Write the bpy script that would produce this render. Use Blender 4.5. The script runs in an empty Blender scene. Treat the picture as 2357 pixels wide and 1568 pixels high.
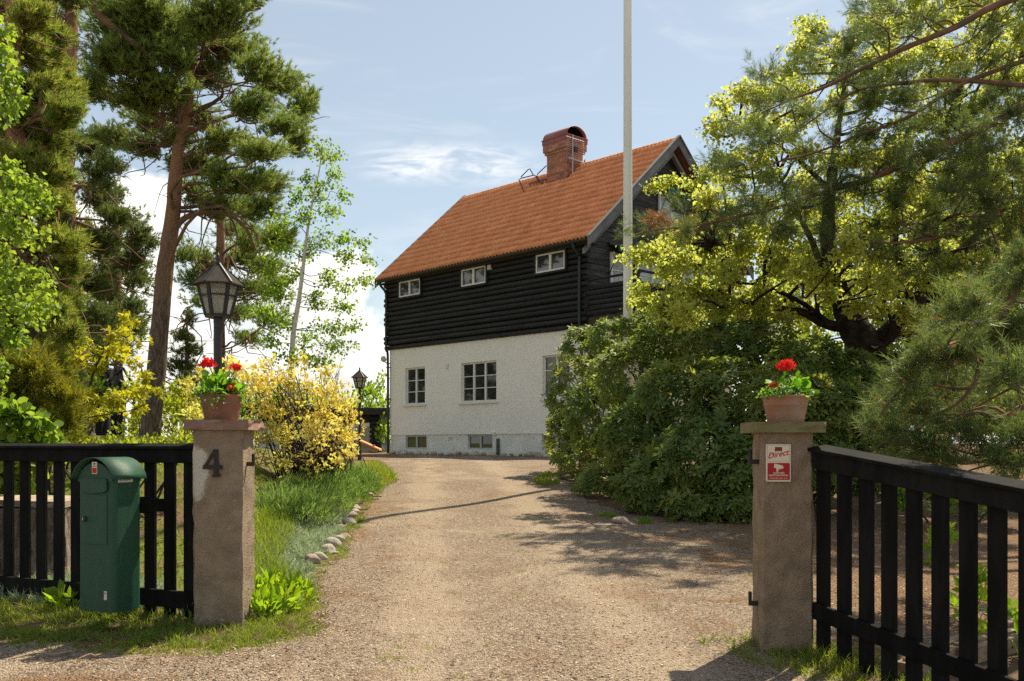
import bpy, math, random
import numpy as np
from mathutils import Vector, Matrix

rng = np.random.default_rng(11)
random.seed(5)
S = bpy.context.scene
COL = S.collection
PI = math.pi

# ------------------------------------------------------------------ camera, sky, sun, exposure
F_PX, CX, HY, EYE = 2250.0, 1178.0, 1020.0, 1.6     # photo geometry at 2356 px width: focal, centre, horizon row, eye height
cam = bpy.data.cameras.new('camera')
cam.sensor_width = 36.0
cam.lens = 36.0 * F_PX / 2356.0
cam.shift_y = (HY - 784.0) / 2356.0
cam.clip_start, cam.clip_end = 0.05, 3000.0
cam_ob = bpy.data.objects.new('camera', cam); COL.objects.link(cam_ob)
cam_ob.location = (0, 0, EYE); cam_ob.rotation_euler = (PI/2, 0, 0)
S.camera = cam_ob

SUN_AZ, SUN_EL = math.radians(38), math.radians(56.5)    # to the right of straight ahead, above the horizon
sun_dir = Vector((math.sin(SUN_AZ)*math.cos(SUN_EL), math.cos(SUN_AZ)*math.cos(SUN_EL), math.sin(SUN_EL)))
sl = bpy.data.lights.new('sun', 'SUN'); sl.energy = 4.7; sl.angle = math.radians(0.55); sl.color = (1.0, 0.90, 0.70)
sun = bpy.data.objects.new('sun', sl); COL.objects.link(sun)
sun.rotation_euler = (-sun_dir).to_track_quat('-Z', 'Y').to_euler()
sun.location = sun_dir * 60

SKY_STRENGTH = 0.10
S.view_settings.view_transform = 'Standard'; S.view_settings.look = 'None'
S.view_settings.exposure = 0.83; S.view_settings.gamma = 1.0; S.view_settings.use_curve_mapping = False
S.render.engine = 'CYCLES'
S.cycles.use_denoising = False
try:
    S.cycles.denoiser = 'OPENIMAGEDENOISE'; S.cycles.denoising_prefilter = 'ACCURATE'; S.cycles.denoising_input_passes = 'RGB_ALBEDO_NORMAL'
except Exception: pass
S.cycles.max_bounces = 7; S.cycles.diffuse_bounces = 4; S.cycles.glossy_bounces = 3; S.cycles.transmission_bounces = 4; S.cycles.transparent_max_bounces = 6
S.cycles.sample_clamp_indirect = 6.0

class NT:
    """small node-tree helper"""
    def __init__(s, tree): s.t = tree; s.t.nodes.clear()
    def n(s, kind, **kw):
        nd = s.t.nodes.new(kind)
        for k, v in kw.items():
            if k.startswith('i_'):
                key = k[2:]
                nd.inputs[int(key) if key.isdigit() else key.replace('_', ' ')].default_value = v
            else: setattr(nd, k, v)
        return nd
    def l(s, a, b): s.t.links.new(a, b)
    def math(s, op, a, b=None, c=None, clamp=False):
        nd = s.t.nodes.new('ShaderNodeMath'); nd.operation = op; nd.use_clamp = clamp
        for i, v in enumerate((a, b, c)):
            if v is None: continue
            if isinstance(v, (int, float)): nd.inputs[i].default_value = v
            else: s.l(v, nd.inputs[i])
        return nd.outputs[0]
    def mix(s, f, a, b, blend='MIX'):
        nd = s.t.nodes.new('ShaderNodeMix'); nd.data_type = 'RGBA'; nd.blend_type = blend; nd.clamp_factor = True
        for v, i in ((f, 0), (a, 6), (b, 7)):
            if isinstance(v, (int, float)): nd.inputs[i].default_value = v
            elif isinstance(v, (tuple, list)): nd.inputs[i].default_value = (*v[:3], 1)
            else: s.l(v, nd.inputs[i])
        return nd.outputs[2]
    def ramp(s, f, stops, interp='LINEAR'):
        nd = s.t.nodes.new('ShaderNodeValToRGB'); cr = nd.color_ramp; cr.interpolation = interp
        while len(cr.elements) < len(stops): cr.elements.new(0.5)
        for e, (p, c) in zip(cr.elements, stops):
            e.position = p; e.color = (*c, 1) if isinstance(c, (tuple, list)) else (c, c, c, 1)
        s.l(f, nd.inputs[0]); return nd.outputs[0]
    def noise(s, vec, scale, detail=4, rough=0.55, dist=0.0, col=False):
        nd = s.t.nodes.new('ShaderNodeTexNoise'); nd.inputs['Scale'].default_value = scale; nd.inputs['Detail'].default_value = detail
        nd.inputs['Roughness'].default_value = rough; nd.inputs['Distortion'].default_value = dist
        if vec is not None: s.l(vec, nd.inputs['Vector'])
        return nd.outputs[1 if col else 0]
    def mapr(s, v, a, b, c=0.0, d=1.0, smooth=True):
        nd = s.t.nodes.new('ShaderNodeMapRange'); nd.interpolation_type = 'SMOOTHSTEP' if smooth else 'LINEAR'
        for i, q in enumerate((v, a, b, c, d)):
            if isinstance(q, (int, float)): nd.inputs[i].default_value = q
            else: s.l(q, nd.inputs[i])
        return nd.outputs[0]

def make_world():
    w = bpy.data.worlds.new('World'); S.world = w; w.use_nodes = True
    T = NT(w.node_tree)
    out = T.n('ShaderNodeOutputWorld'); bg = T.n('ShaderNodeBackground'); T.l(bg.outputs[0], out.inputs[0])
    bg.inputs[1].default_value = SKY_STRENGTH
    sky = T.n('ShaderNodeTexSky', sky_type='NISHITA', sun_disc=False, sun_elevation=SUN_EL, sun_rotation=SUN_AZ,
              altitude=20.0, air_density=1.0, dust_density=0.6, ozone_density=2.0)
    tc = T.n('ShaderNodeTexCoord'); d = tc.outputs['Generated']
    sep = T.n('ShaderNodeSeparateXYZ'); T.l(d, sep.inputs[0])
    el = T.math('MULTIPLY', T.math('ARCSINE', sep.outputs[2]), 180/PI)
    az = T.math('MULTIPLY', T.math('ARCTAN2', sep.outputs[0], sep.outputs[1]), 180/PI)
    # cumulus bank low over the horizon: its top height wanders with the compass direction
    big = T.noise(d, 1.6, 2, 0.5)
    billow = T.noise(d, 9.0, 7, 0.58, 0.25)
    top = T.math('ADD', 3.0, T.math('MULTIPLY', T.mapr(T.math('ABSOLUTE', T.math('ADD', az, 95.0)), 78.0, 96.0, 1.0, 0.0), 10.0))  # high bank reaches unseen round behind the camera to brighten shaded walls
    top = T.math('ADD', top, T.math('MULTIPLY', T.math('SUBTRACT', big, 0.5), 10.0))
    dens = T.math('ADD', T.math('SUBTRACT', top, el), T.math('MULTIPLY', T.math('SUBTRACT', billow, 0.5), 17.0))
    cum = T.mapr(dens, 0.0, 1.6)
    holes = T.mapr(T.noise(d, 6.0, 5, 0.55), 0.60, 0.68)
    cum = T.math('MULTIPLY', cum, T.math('SUBTRACT', 1.0, T.math('MULTIPLY', holes, 0.7)))
    shade = T.mapr(T.noise(d, 14.0, 6, 0.6), 0.35, 0.68, 0.0, 1.0)
    shade = T.math('MULTIPLY', shade, T.mapr(dens, 1.0, 7.0, 0.0, 1.0))
    ccol = T.mix(shade, (7.3, 7.1, 6.6), (4.6, 4.55, 4.4))
    # thin cirrus veil and wisps
    mp = T.n('ShaderNodeMapping'); mp.inputs['Scale'].default_value = (1.0, 1.0, 4.5); mp.inputs['Rotation'].default_value = (0, math.radians(6), 0); T.l(d, mp.inputs['Vector'])
    wisp = T.mapr(T.noise(mp.outputs[0], 5.0, 8, 0.62, 0.9), 0.5, 0.85)
    w1 = T.math('MULTIPLY', T.mapr(T.math('ABSOLUTE', T.math('SUBTRACT', el, 15.9)), 0.15, 1.5, 1.0, 0.0), T.mapr(T.math('ABSOLUTE', T.math('ADD', az, 3.6)), 2.0, 6.5, 1.0, 0.0))
    wz = T.math('ADD', T.math('MULTIPLY', wisp, 0.28), T.math('MULTIPLY', w1, T.mapr(T.noise(mp.outputs[0], 11.0, 6, 0.6, 1.2), 0.36, 0.62, 0.0, 0.85)))
    base = T.mix(1.0, T.mix(0.42, sky.outputs[0], (4.15, 4.2, 4.15)), (.93, .935, .87), 'MULTIPLY')
    c1 = T.mix(wz, base, (6.6, 6.5, 6.4))
    c2 = T.mix(cum, c1, ccol)
    T.l(c2, bg.inputs[0])
make_world()

# ------------------------------------------------------------------ terrain heights and picture geometry
def sst(t): t = np.clip(t, 0, 1); return t*t*(3-2*t)
def g(x, y):
    x = np.asarray(x, float); y = np.asarray(y, float)
    b = np.interp(y, [-40, 0, 4, 6.5, 7.5, 12, 17, 21, 25, 34, 60, 400], [-.2, .0, .13, .285, .33, .58, .95, 1.13, 1.19, 1.22, 1.3, 1.3])
    r = -x/np.maximum(y, 1.0)
    k = sst((r-.20)/.12)*sst((y-8.4)/6.5)*sst((120-y)/60)
    h = b + (1.63-b)*k
    h = h - .16*sst((x-1.4)/1.6)*sst((6.6-y)/2.0)
    return h + .012*np.sin(1.7*x+.6*y)*np.cos(1.1*y-.4*x)
def P(dx, dy, D): return np.array([(dx-CX)/F_PX*D, D, EYE+(HY-dy)/F_PX*D])
def GP(dx, dy):
    """point of the ground seen at a photo position"""
    ys = np.linspace(3.0, 70, 4000); xs = (dx-CX)/F_PX*ys
    f = EYE+(HY-dy)/F_PX*ys - g(xs, ys)
    i = np.where(f <= 0)[0]; i = i[0] if len(i) else len(ys)-1
    return np.array([xs[i], ys[i], float(g(xs[i], ys[i]))])

# ------------------------------------------------------------------ materials
def mat(name, c1, c2=None, scale=6.0, rough=0.8, bump=0.0, bscale=40.0, spec=0.3, detail=5, objvar=0.0, stretch=(1, 1, 1), metal=0.0, lo=.35, hi=.65, coat=0.0, bdist=0.02, extra=None):
    m = bpy.data.materials.new(name); m.use_nodes = True; T = NT(m.node_tree)
    out = T.n('ShaderNodeOutputMaterial'); b = T.n('ShaderNodeBsdfPrincipled'); T.l(b.outputs[0], out.inputs[0])
    b.inputs['Roughness'].default_value = rough; b.inputs['Metallic'].default_value = metal; b.inputs['Specular IOR Level'].default_value = spec
    b.inputs['Coat Weight'].default_value = coat
    tc = T.n('ShaderNodeTexCoord'); mp = T.n('ShaderNodeMapping'); mp.inputs['Scale'].default_value = stretch; T.l(tc.outputs['Object'], mp.inputs['Vector']); v = mp.outputs[0]
    oi = T.n('ShaderNodeObjectInfo')
    if objvar:
        ad = T.n('ShaderNodeVectorMath', operation='ADD'); T.l(v, ad.inputs[0])
        cb = T.n('ShaderNodeCombineXYZ'); T.l(T.math('MULTIPLY', oi.outputs['Random'], 37.0), cb.inputs[0]); T.l(T.math('MULTIPLY', oi.outputs['Random'], 91.0), cb.inputs[2]); T.l(cb.outputs[0], ad.inputs[1]); v = ad.outputs[0]
    col = None
    if c2 is not None:
        f = T.mapr(T.noise(v, scale, detail, 0.6), lo, hi); col = T.mix(f, c1, c2)
        if extra: col = extra(T, v, col)
    if objvar:
        hv = T.n('ShaderNodeHueSaturation'); T.l(T.math('ADD', 1.0-objvar, T.math('MULTIPLY', oi.outputs['Random'], 2*objvar)), hv.inputs['Value'])
        if col is None: hv.inputs['Color'].default_value = (*c1, 1)
        else: T.l(col, hv.inputs['Color'])
        col = hv.outputs[0]
    if col is None: b.inputs['Base Color'].default_value = (*c1, 1)
    else: T.l(col, b.inputs['Base Color'])
    if bump:
        bp = T.n('ShaderNodeBump'); bp.inputs['Strength'].default_value = bump; bp.inputs['Distance'].default_value = bdist
        T.l(T.noise(v, bscale, 6, 0.65), bp.inputs['Height']); T.l(bp.outputs[0], b.inputs['Normal'])
    return m

def leafmat(name, c1, c2, t1, t2, trans=0.45, rough=0.5, spec=0.25):
    """leaf: colour wanders from leaf to leaf (face attribute 'tint'); light also passes through the blade"""
    m = bpy.data.materials.new(name); m.use_nodes = True; T = NT(m.node_tree)
    out = T.n('ShaderNodeOutputMaterial'); b = T.n('ShaderNodeBsdfPrincipled'); b.inputs['Roughness'].default_value = rough; b.inputs['Specular IOR Level'].default_value = spec
    at = T.n('ShaderNodeAttribute', attribute_name='tint'); f = at.outputs['Fac']
    T.l(T.mix(f, c1, c2), b.inputs['Base Color'])
    tr = T.n('ShaderNodeBsdfTranslucent'); T.l(T.mix(f, t1, t2), tr.inputs[0])
    mx = T.n('ShaderNodeMixShader'); mx.inputs[0].default_value = trans
    T.l(b.outputs[0], mx.inputs[1]); T.l(tr.outputs[0], mx.inputs[2]); T.l(mx.outputs[0], out.inputs[0])
    return m

M = {}
def _logx(T, v, col):   # long weather checks along the wood
    mp = T.n('ShaderNodeMapping'); mp.inputs['Scale'].default_value = (1.2, 30, 30); T.l(v, mp.inputs['Vector'])
    return T.mix(T.mapr(T.noise(mp.outputs[0], 2.0, 5, 0.6), .5, .75, 0, .5), col, (.035, .034, .032))
def _stain(T, v, col):   # faint rain streaks and blotches
    mp = T.n('ShaderNodeMapping'); mp.inputs['Scale'].default_value = (3.0, 3.0, .22); T.l(v, mp.inputs['Vector'])
    col = T.mix(T.mapr(T.noise(mp.outputs[0], 1.6, 6, .65), .52, .85, 0, .4), col, (.66, .62, .54))
    return T.mix(T.mapr(T.noise(v, .5, 5, .6), .5, .75, 0, .3), col, (.74, .70, .62))
M['plaster'] = mat('plaster', (.92, .885, .81), (.88, .845, .77), .8, .9, .14, 30, .2, bdist=.02, extra=_stain)
M['plinth'] = mat('plinth', (.82, .81, .74), (.70, .71, .65), 1.7, .9, .5, 28, .2, extra=_stain)
M['log'] = mat('tarred_log', (.013, .013, .014), (.03, .03, .031), 3.0, .62, .5, 25, .3, objvar=.25, stretch=(.35, 6, 6), extra=_logx)
M['board'] = mat('weathered_board', (.035, .033, .031), (.085, .08, .074), 3.0, .75, .5, 20, .25, objvar=.3, stretch=(7, .5, 7))
M['barge'] = mat('grey_bargeboard', (.13, .13, .128), (.2, .2, .195), 3.0, .75, .4, 20, .25, stretch=(5, .6, .6))
M['tile'] = mat('clay_tile', (.82, .36, .165), (.74, .29, .125), 3.0, .8, .15, 40, .2, objvar=.10)
M['deck'] = mat('roof_underlay', (.16, .06, .035), None, rough=.9)
M['brick'] = mat('chimney_brick', (.50, .20, .115), (.35, .135, .085), 9.0, .85, .5, 60, .2, objvar=.3)
M['mortar'] = mat('mortar', (.40, .35, .29), (.3, .27, .22), 20, .95)
M['redmetal'] = mat('red_sheet_metal', (.30, .075, .055), (.22, .06, .048), 5.0, .45, .1, 30, .5)
M['white'] = mat('white_window_paint', (.80, .78, .72), (.70, .69, .63), 8, .5, .1, 60, .4)
M['greyframe'] = mat('grey_green_frame', (.50, .52, .48), (.42, .44, .40), 8, .6)
def glass(name, base, rough=.02, spec=.9):
    return mat(name, base, tuple(c*1.6+.004 for c in base), 2.5, rough, .03, 2.0, spec)
M['glass'] = glass('window_glass', (.022, .025, .024))
M['glass_curtain'] = glass('curtained_glass', (.34, .345, .34), .05, .6)
M['darkmetal'] = mat('dark_green_metal', (.022, .03, .027), (.03, .038, .034), 4, .5, .05, 40, .4)
M['iron'] = mat('rusty_iron', (.02, .018, .016), (.034, .025, .02), 30, .7, .3, 80, .4)
M['awning'] = mat('green_awning_cloth', (.012, .13, .075), (.01, .10, .06), 6, .85)
M['concrete'] = mat('post_concrete', (.35, .262, .18), (.235, .175, .12), 6, .92, 1.0, 60, .15, lo=.3, hi=.7)
M['capstone'] = mat('red_capstone', (.36, .225, .17), (.25, .16, .125), 7, .92, .9, 30, .15)
M['capstone2'] = mat('mossy_capstone', (.24, .20, .12), (.19, .17, .075), 7, .92, .9, 30, .15)
M['fence'] = mat('black_stained_wood', (.0065, .0068, .0068), (.014, .0135, .0125), 3, .8, .45, 22, .08, objvar=.2, stretch=(3, 3, .6))
def _dust(T, v, col):
    mp = T.n('ShaderNodeMapping'); mp.inputs['Scale'].default_value = (14, 14, 1.2); T.l(v, mp.inputs['Vector'])
    col = T.mix(T.mapr(T.noise(mp.outputs[0], 2.0, 6, .7), .5, .8, 0, .28), col, (.10, .13, .095))
    return T.mix(T.mapr(T.noise(v, 70, 3, .5), .70, .76, 0, .7), col, (.20, .22, .17))
M['mailgreen'] = mat('green_letterbox_paint', (.010, .066, .034), (.014, .058, .032), 5, .5, .25, 160, .35, extra=_dust)
M['terracotta'] = mat('terracotta', (.30, .14, .085), (.21, .11, .075), 8, .88, .4, 60, .2)
M['terracotta2'] = mat('limed_terracotta', (.36, .17, .10), (.34, .235, .17), 6, .88, .4, 60, .2)
M['lampblack'] = mat('black_lamp_paint', (.016, .017, .017), (.026, .027, .026), 6, .5, .15, 60, .45)
M['lamproof'] = mat('dull_lamp_roof', (.045, .039, .032), (.07, .062, .052), 14, .95, .2, 60, .1)
M['flagpole'] = mat('white_flagpole_paint', (.86, .845, .77), (.78, .765, .69), 4, .45, .05, 40, .4, stretch=(1, 1, .2))
M['stone'] = mat('pale_boulder', (.66, .58, .48), (.5, .43, .35), 7, .9, .8, 30, .2, objvar=.15)
M['stonepink'] = mat('pinkish_boulder', (.56, .42, .34), (.42, .32, .26), 7, .9, .8, 30, .2)
M['soil'] = mat('potting_soil', (.03, .02, .013), (.05, .034, .022), 40, .95, .8, 60)
M['signwhite'] = mat('sign_cream', (.72, .62, .45), (.68, .58, .42), 9, .45)
M['signred'] = mat('sign_red', (.42, .008, .012), (.38, .01, .014), 9, .45)
M['signdark'] = mat('sign_dark', (.05, .008, .008), None, rough=.5)
M['sticker'] = mat('paper_sticker', (.62, .58, .50), (.55, .51, .44), 15, .7)
M['greytext'] = mat('faded_print', (.16, .16, .15), None, rough=.7)
M['timber'] = mat('raw_timber', (.36, .26, .16), (.25, .18, .115), 4, .85, .4, 25, stretch=(1, 6, 6))
M['stump'] = mat('stump_bark', (.30, .24, .20), (.13, .09, .07), 9, .95, 1.0, 18, .1, stretch=(3, 3, .7))
M['net'] = mat('trampoline_net', (.022, .024, .024), (.03, .032, .032), 30, .9)
M['padgrey'] = mat('trampoline_pad', (.09, .10, .10), (.12, .13, .13), 6, .7)
M['polewhite'] = mat('pale_pole', (.6, .6, .56), None, rough=.5)
M['alu'] = mat('dull_aluminium', (.5, .49, .46), None, rough=.5, metal=.5)
def _barkgrad(T, v, col):
    tc = T.n('ShaderNodeTexCoord'); sp = T.n('ShaderNodeSeparateXYZ'); T.l(tc.outputs['Object'], sp.inputs[0])
    f = T.mapr(T.math('ADD', sp.outputs[2], T.math('MULTIPLY', T.noise(tc.outputs['Object'], 2.0, 4), 2.2)), 2.6, 6.0)
    return T.mix(f, col, T.mix(T.noise(v, 9, 5), (.42, .22, .12), (.25, .14, .085)))
M['pinebark'] = mat('pine_bark', (.22, .165, .125), (.085, .06, .046), 14, .92, 1.0, 16, .1, stretch=(2.4, 2.4, .5), extra=_barkgrad, bdist=.05)
M['pinelimb'] = mat('pine_limb_bark', (.25, .135, .08), (.12, .085, .06), 6, .9, .5, 30, .1)
M['dullbark'] = mat('grey_bark', (.10, .085, .065), (.05, .042, .032), 8, .92, .8, 20, .1)
M['darkbark'] = mat('dark_maple_bark', (.055, .045, .036), (.025, .02, .016), 7, .92, .8, 18, .1)
M['birchbark'] = mat('birch_bark', (.62, .58, .52), (.08, .07, .06), 9, .8, .3, 30, .2, stretch=(.6, .6, 3.5), lo=.58, hi=.66)
M['twig'] = mat('brown_twig', (.14, .085, .05), (.085, .055, .035), 8, .9)

M['l_pine'] = leafmat('pine_needles', (.115, .185, .052), (.22, .265, .07), (.22, .33, .05), (.39, .45, .075), .4, .55)
M['l_pinedark'] = leafmat('dark_pine_needles', (.065, .105, .036), (.13, .165, .048), (.13, .19, .035), (.22, .26, .045), .36, .55)
M['l_pineyellow'] = leafmat('yellowish_pine_needles', (.12, .19, .036), (.25, .28, .055), (.23, .33, .04), (.42, .46, .06), .44, .55)
M['l_pinenear'] = leafmat('near_pine_needles', (.055, .092, .036), (.105, .14, .05), (.15, .23, .05), (.26, .32, .07), .4, .45, .25)
M['l_bud'] = leafmat('pollen_cones', (.42, .22, .06), (.55, .33, .09), (.4, .22, .05), (.5, .3, .06), .2)
M['l_dead'] = leafmat('dead_needles', (.30, .12, .04), (.38, .18, .06), (.3, .13, .04), (.35, .17, .05), .25)
M['l_maple'] = leafmat('young_maple_leaves', (.22, .275, .05), (.35, .37, .075), (.52, .60, .09), (.74, .75, .14), .58, .5)
M['l_youngmaple'] = leafmat('yellow_maple_leaves', (.26, .28, .02), (.40, .36, .025), (.55, .56, .025), (.72, .64, .03), .5)
M['l_linden'] = leafmat('linden_leaves', (.10, .185, .025), (.19, .27, .035), (.28, .46, .03), (.48, .58, .05), .5)
M['l_birch'] = leafmat('birch_leaves', (.1, .18, .02), (.17, .25, .03), (.3, .5, .03), (.45, .6, .04), .5)
M['l_rhodo'] = leafmat('rhododendron_leaves', (.10, .165, .05), (.25, .275, .07), (.24, .34, .05), (.52, .54, .07), .42, .45, .22)
M['l_juniper'] = leafmat('juniper_sprays', (.12, .145, .018), (.22, .225, .026), (.24, .25, .02), (.4, .37, .03), .4)
M['l_forsythia'] = leafmat('forsythia_flowers', (.90, .70, .15), (.72, .72, .18), (.92, .76, .14), (.78, .78, .18), .48)
M['l_shrub'] = leafmat('shrub_leaves', (.17, .24, .02), (.30, .32, .03), (.4, .5, .03), (.58, .6, .04), .5)
M['l_grass'] = leafmat('grass_blades', (.09, .16, .018), (.21, .25, .035), (.22, .36, .02), (.4, .44, .04), .45)
M['l_drygrass'] = leafmat('straw', (.30, .23, .11), (.22, .2, .07), (.3, .24, .1), (.25, .25, .08), .3)
M['l_silver'] = leafmat('silver_leaves', (.30, .36, .22), (.46, .48, .34), (.32, .42, .2), (.42, .46, .28), .4)
M['l_lavender'] = leafmat('green_mound_sprigs', (.12, .21, .045), (.21, .27, .085), (.2, .38, .05), (.31, .42, .09), .42)
M['l_herb'] = leafmat('lush_herb_leaves', (.10, .21, .012), (.2, .3, .016), (.3, .52, .015), (.5, .62, .02), .5)
M['l_geranium'] = leafmat('geranium_leaves', (.07, .18, .018), (.14, .26, .02), (.2, .5, .02), (.36, .6, .03), .45)
M['petal_red'] = leafmat('red_petals', (.72, .012, .016), (.80, .035, .03), (.8, .02, .02), (.85, .05, .03), .35)
M['petal_orange'] = leafmat('orange_petals', (.62, .12, .008), (.42, .05, .008), (.6, .15, .01), (.5, .06, .01), .3)

def gravel_mat():
    m = bpy.data.materials.new('gravel'); m.use_nodes = True; T = NT(m.node_tree)
    out = T.n('ShaderNodeOutputMaterial'); b = T.n('ShaderNodeBsdfPrincipled'); T.l(b.outputs[0], out.inputs[0]); b.inputs['Roughness'].default_value = .95; b.inputs['Specular IOR Level'].default_value = .15
    tc = T.n('ShaderNodeTexCoord'); v = tc.outputs['Object']
    vo = T.n('ShaderNodeTexVoronoi'); vo.inputs['Scale'].default_value = 75; T.l(v, vo.inputs['Vector'])
    vo2 = T.n('ShaderNodeTexVoronoi'); vo2.inputs['Scale'].default_value = 28; T.l(v, vo2.inputs['Vector'])
    sp = T.n('ShaderNodeSeparateColor'); T.l(vo.outputs['Color'], sp.inputs[0]); sp2 = T.n('ShaderNodeSeparateColor'); T.l(vo2.outputs['Color'], sp2.inputs[0])
    stones = T.ramp(sp.outputs[0], [(0, (.07, .055, .042)), (.3, (.22, .165, .115)), (.6, (.33, .25, .178)), (.88, (.49, .395, .295)), (1, (.26, .14, .09))])
    stones = T.mix(T.math('MULTIPLY', sp2.outputs[1], .35), stones, (.315, .238, .168))
    sx = T.n('ShaderNodeSeparateXYZ'); T.l(v, sx.inputs[0])
    xc = T.math('ADD', sx.outputs[0], T.math('MULTIPLY', T.math('SUBTRACT', sx.outputs[1], 6.0), .085))      # middle of the drive drifts left uphill
    tr = T.math('ABSOLUTE', T.math('SUBTRACT', T.math('ABSOLUTE', T.math('SUBTRACT', xc, .15)), .72))
    tr = T.mapr(T.math('ADD', tr, T.math('MULTIPLY', T.math('SUBTRACT', T.noise(v, 1.1, 5, .6), .5), .9)), .10, .42, 1.0, 0.0)
    worn = T.math('MAXIMUM', T.mapr(T.noise(v, .55, 5, .6, .6), .52, .72), tr)
    col = T.mix(T.math('MULTIPLY', worn, .55), stones, (.45, .35, .25))
    litter = T.mapr(T.math('ADD', T.noise(v, 1.3, 6, .65, .8), T.math('ADD', T.mapr(sx.outputs[0], 1.7, 3.0, 0.0, .22, False), T.math('MULTIPLY', T.mapr(sx.outputs[1], 6.6, 7.6), T.mapr(xc, -1.1, -2.1, 0.0, .16, False)))), .50, .66)
    side = T.mapr(T.math('ABSOLUTE', T.math('ADD', sx.outputs[0], .1)), .5, 2.2, .38, .9)
    col = T.mix(T.math('MULTIPLY', litter, side), col, T.mix(sp.outputs[2], (.15, .085, .048), (.30, .175, .09)))
    speck = T.mapr(T.noise(v, 26, 4, .6), .58, .68)
    col = T.mix(T.math('MULTIPLY', speck, .6), col, (.06, .042, .03))
    T.l(col, b.inputs['Base Color'])
    bp = T.n('ShaderNodeBump'); bp.inputs['Strength'].default_value = 1.0; bp.inputs['Distance'].default_value = .02
    T.l(T.math('ADD', T.math('MULTIPLY', vo.outputs['Distance'], -1.0), T.noise(v, 30, 5, .6)), bp.inputs['Height']); T.l(bp.outputs[0], b.inputs['Normal'])
    return m
M['gravel'] = gravel_mat()
def ground_mat():
    m = bpy.data.materials.new('garden_ground'); m.use_nodes = True; T = NT(m.node_tree)
    out = T.n('ShaderNodeOutputMaterial'); b = T.n('ShaderNodeBsdfPrincipled'); T.l(b.outputs[0], out.inputs[0]); b.inputs['Roughness'].default_value = 1; b.inputs['Specular IOR Level'].default_value = .1
    tc = T.n('ShaderNodeTexCoord'); v = tc.outputs['Object']
    gr = T.mix(T.noise(v, 9, 6, .65), (.07, .10, .016), (.17, .19, .035))
    so = T.mix(T.noise(v, 22, 6, .7), (.05, .032, .02), (.24, .16, .095))
    sx = T.n('ShaderNodeSeparateXYZ'); T.l(v, sx.inputs[0])
    f = T.mapr(T.math('ADD', T.math('MULTIPLY', T.noise(v, .9, 5, .6), 2.0), T.math('ADD', T.mapr(sx.outputs[0], -.5, 2.0, 0.0, .75, False), T.mapr(sx.outputs[1], 6.2, 7.6, .45, .0, False))), .85, 1.25)
    T.l(T.mix(f, gr, so), b.inputs['Base Color'])
    bp = T.n('ShaderNodeBump'); bp.inputs['Strength'].default_value = .8; bp.inputs['Distance'].default_value = .03; T.l(T.noise(v, 18, 6, .7), bp.inputs['Height']); T.l(bp.outputs[0], b.inputs['Normal'])
    return m
M['ground'] = ground_mat()

# ------------------------------------------------------------------ building helpers
ROOT = {}      # object -> world matrix of the thing it belongs to
def tag(o, label=None, cat=None, group=None, kind=None):
    for k, v in (('label', label), ('category', cat), ('group', group), ('kind', kind)):
        if v: o[k] = v
    return o
def thing(name, label, cat, loc=(0, 0, 0), rz=0.0, group=None):
    o = bpy.data.objects.new(name, None); o.empty_display_size = .2; COL.objects.link(o)
    o.location = tuple(float(c) for c in loc); o.rotation_euler = (0, 0, rz); ROOT[o] = Matrix.LocRotScale(Vector(o.location), o.rotation_euler, None)
    return tag(o, label, cat, group)
def link(name, me, parent=None, mats=()):
    o = bpy.data.objects.new(name, me); COL.objects.link(o)
    for m in mats: me.materials.append(m)
    if parent is not None: o.parent = parent; ROOT[o] = ROOT[parent]
    else: ROOT[o] = Matrix()
    return o
def mesh_np(name, V, F, m, parent=None, tint=None, smooth=False, local=False):
    V = np.ascontiguousarray(V, np.float32).reshape(-1, 3); F = np.ascontiguousarray(F, np.int32); k = F.shape[1]
    if parent is not None and not local:
        W = np.array(ROOT[parent].inverted()); V = V @ W[:3, :3].T.astype(np.float32) + W[:3, 3].astype(np.float32)
    me = bpy.data.meshes.new(name); me.vertices.add(len(V)); me.vertices.foreach_set('co', V.ravel())
    me.loops.add(F.size); me.loops.foreach_set('vertex_index', F.ravel())
    me.polygons.add(len(F)); me.polygons.foreach_set('loop_start', np.arange(0, F.size, k, dtype=np.int32))
    if smooth: me.polygons.foreach_set('use_smooth', np.ones(len(F), bool))
    me.update(calc_edges=True)
    if tint is not None:
        a = me.attributes.new('tint', 'FLOAT', 'FACE'); a.data.foreach_set('value', np.asarray(tint, np.float32))
    o = link(name, me, parent, [m])
    if name in ('limbs', 'stems', 'pollen_cones', 'dead_needles', 'dead_twigs', 'foliage', 'crown', 'blossom', 'stem', 'white_flower'): o['kind'] = 'stuff'
    return o

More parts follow.
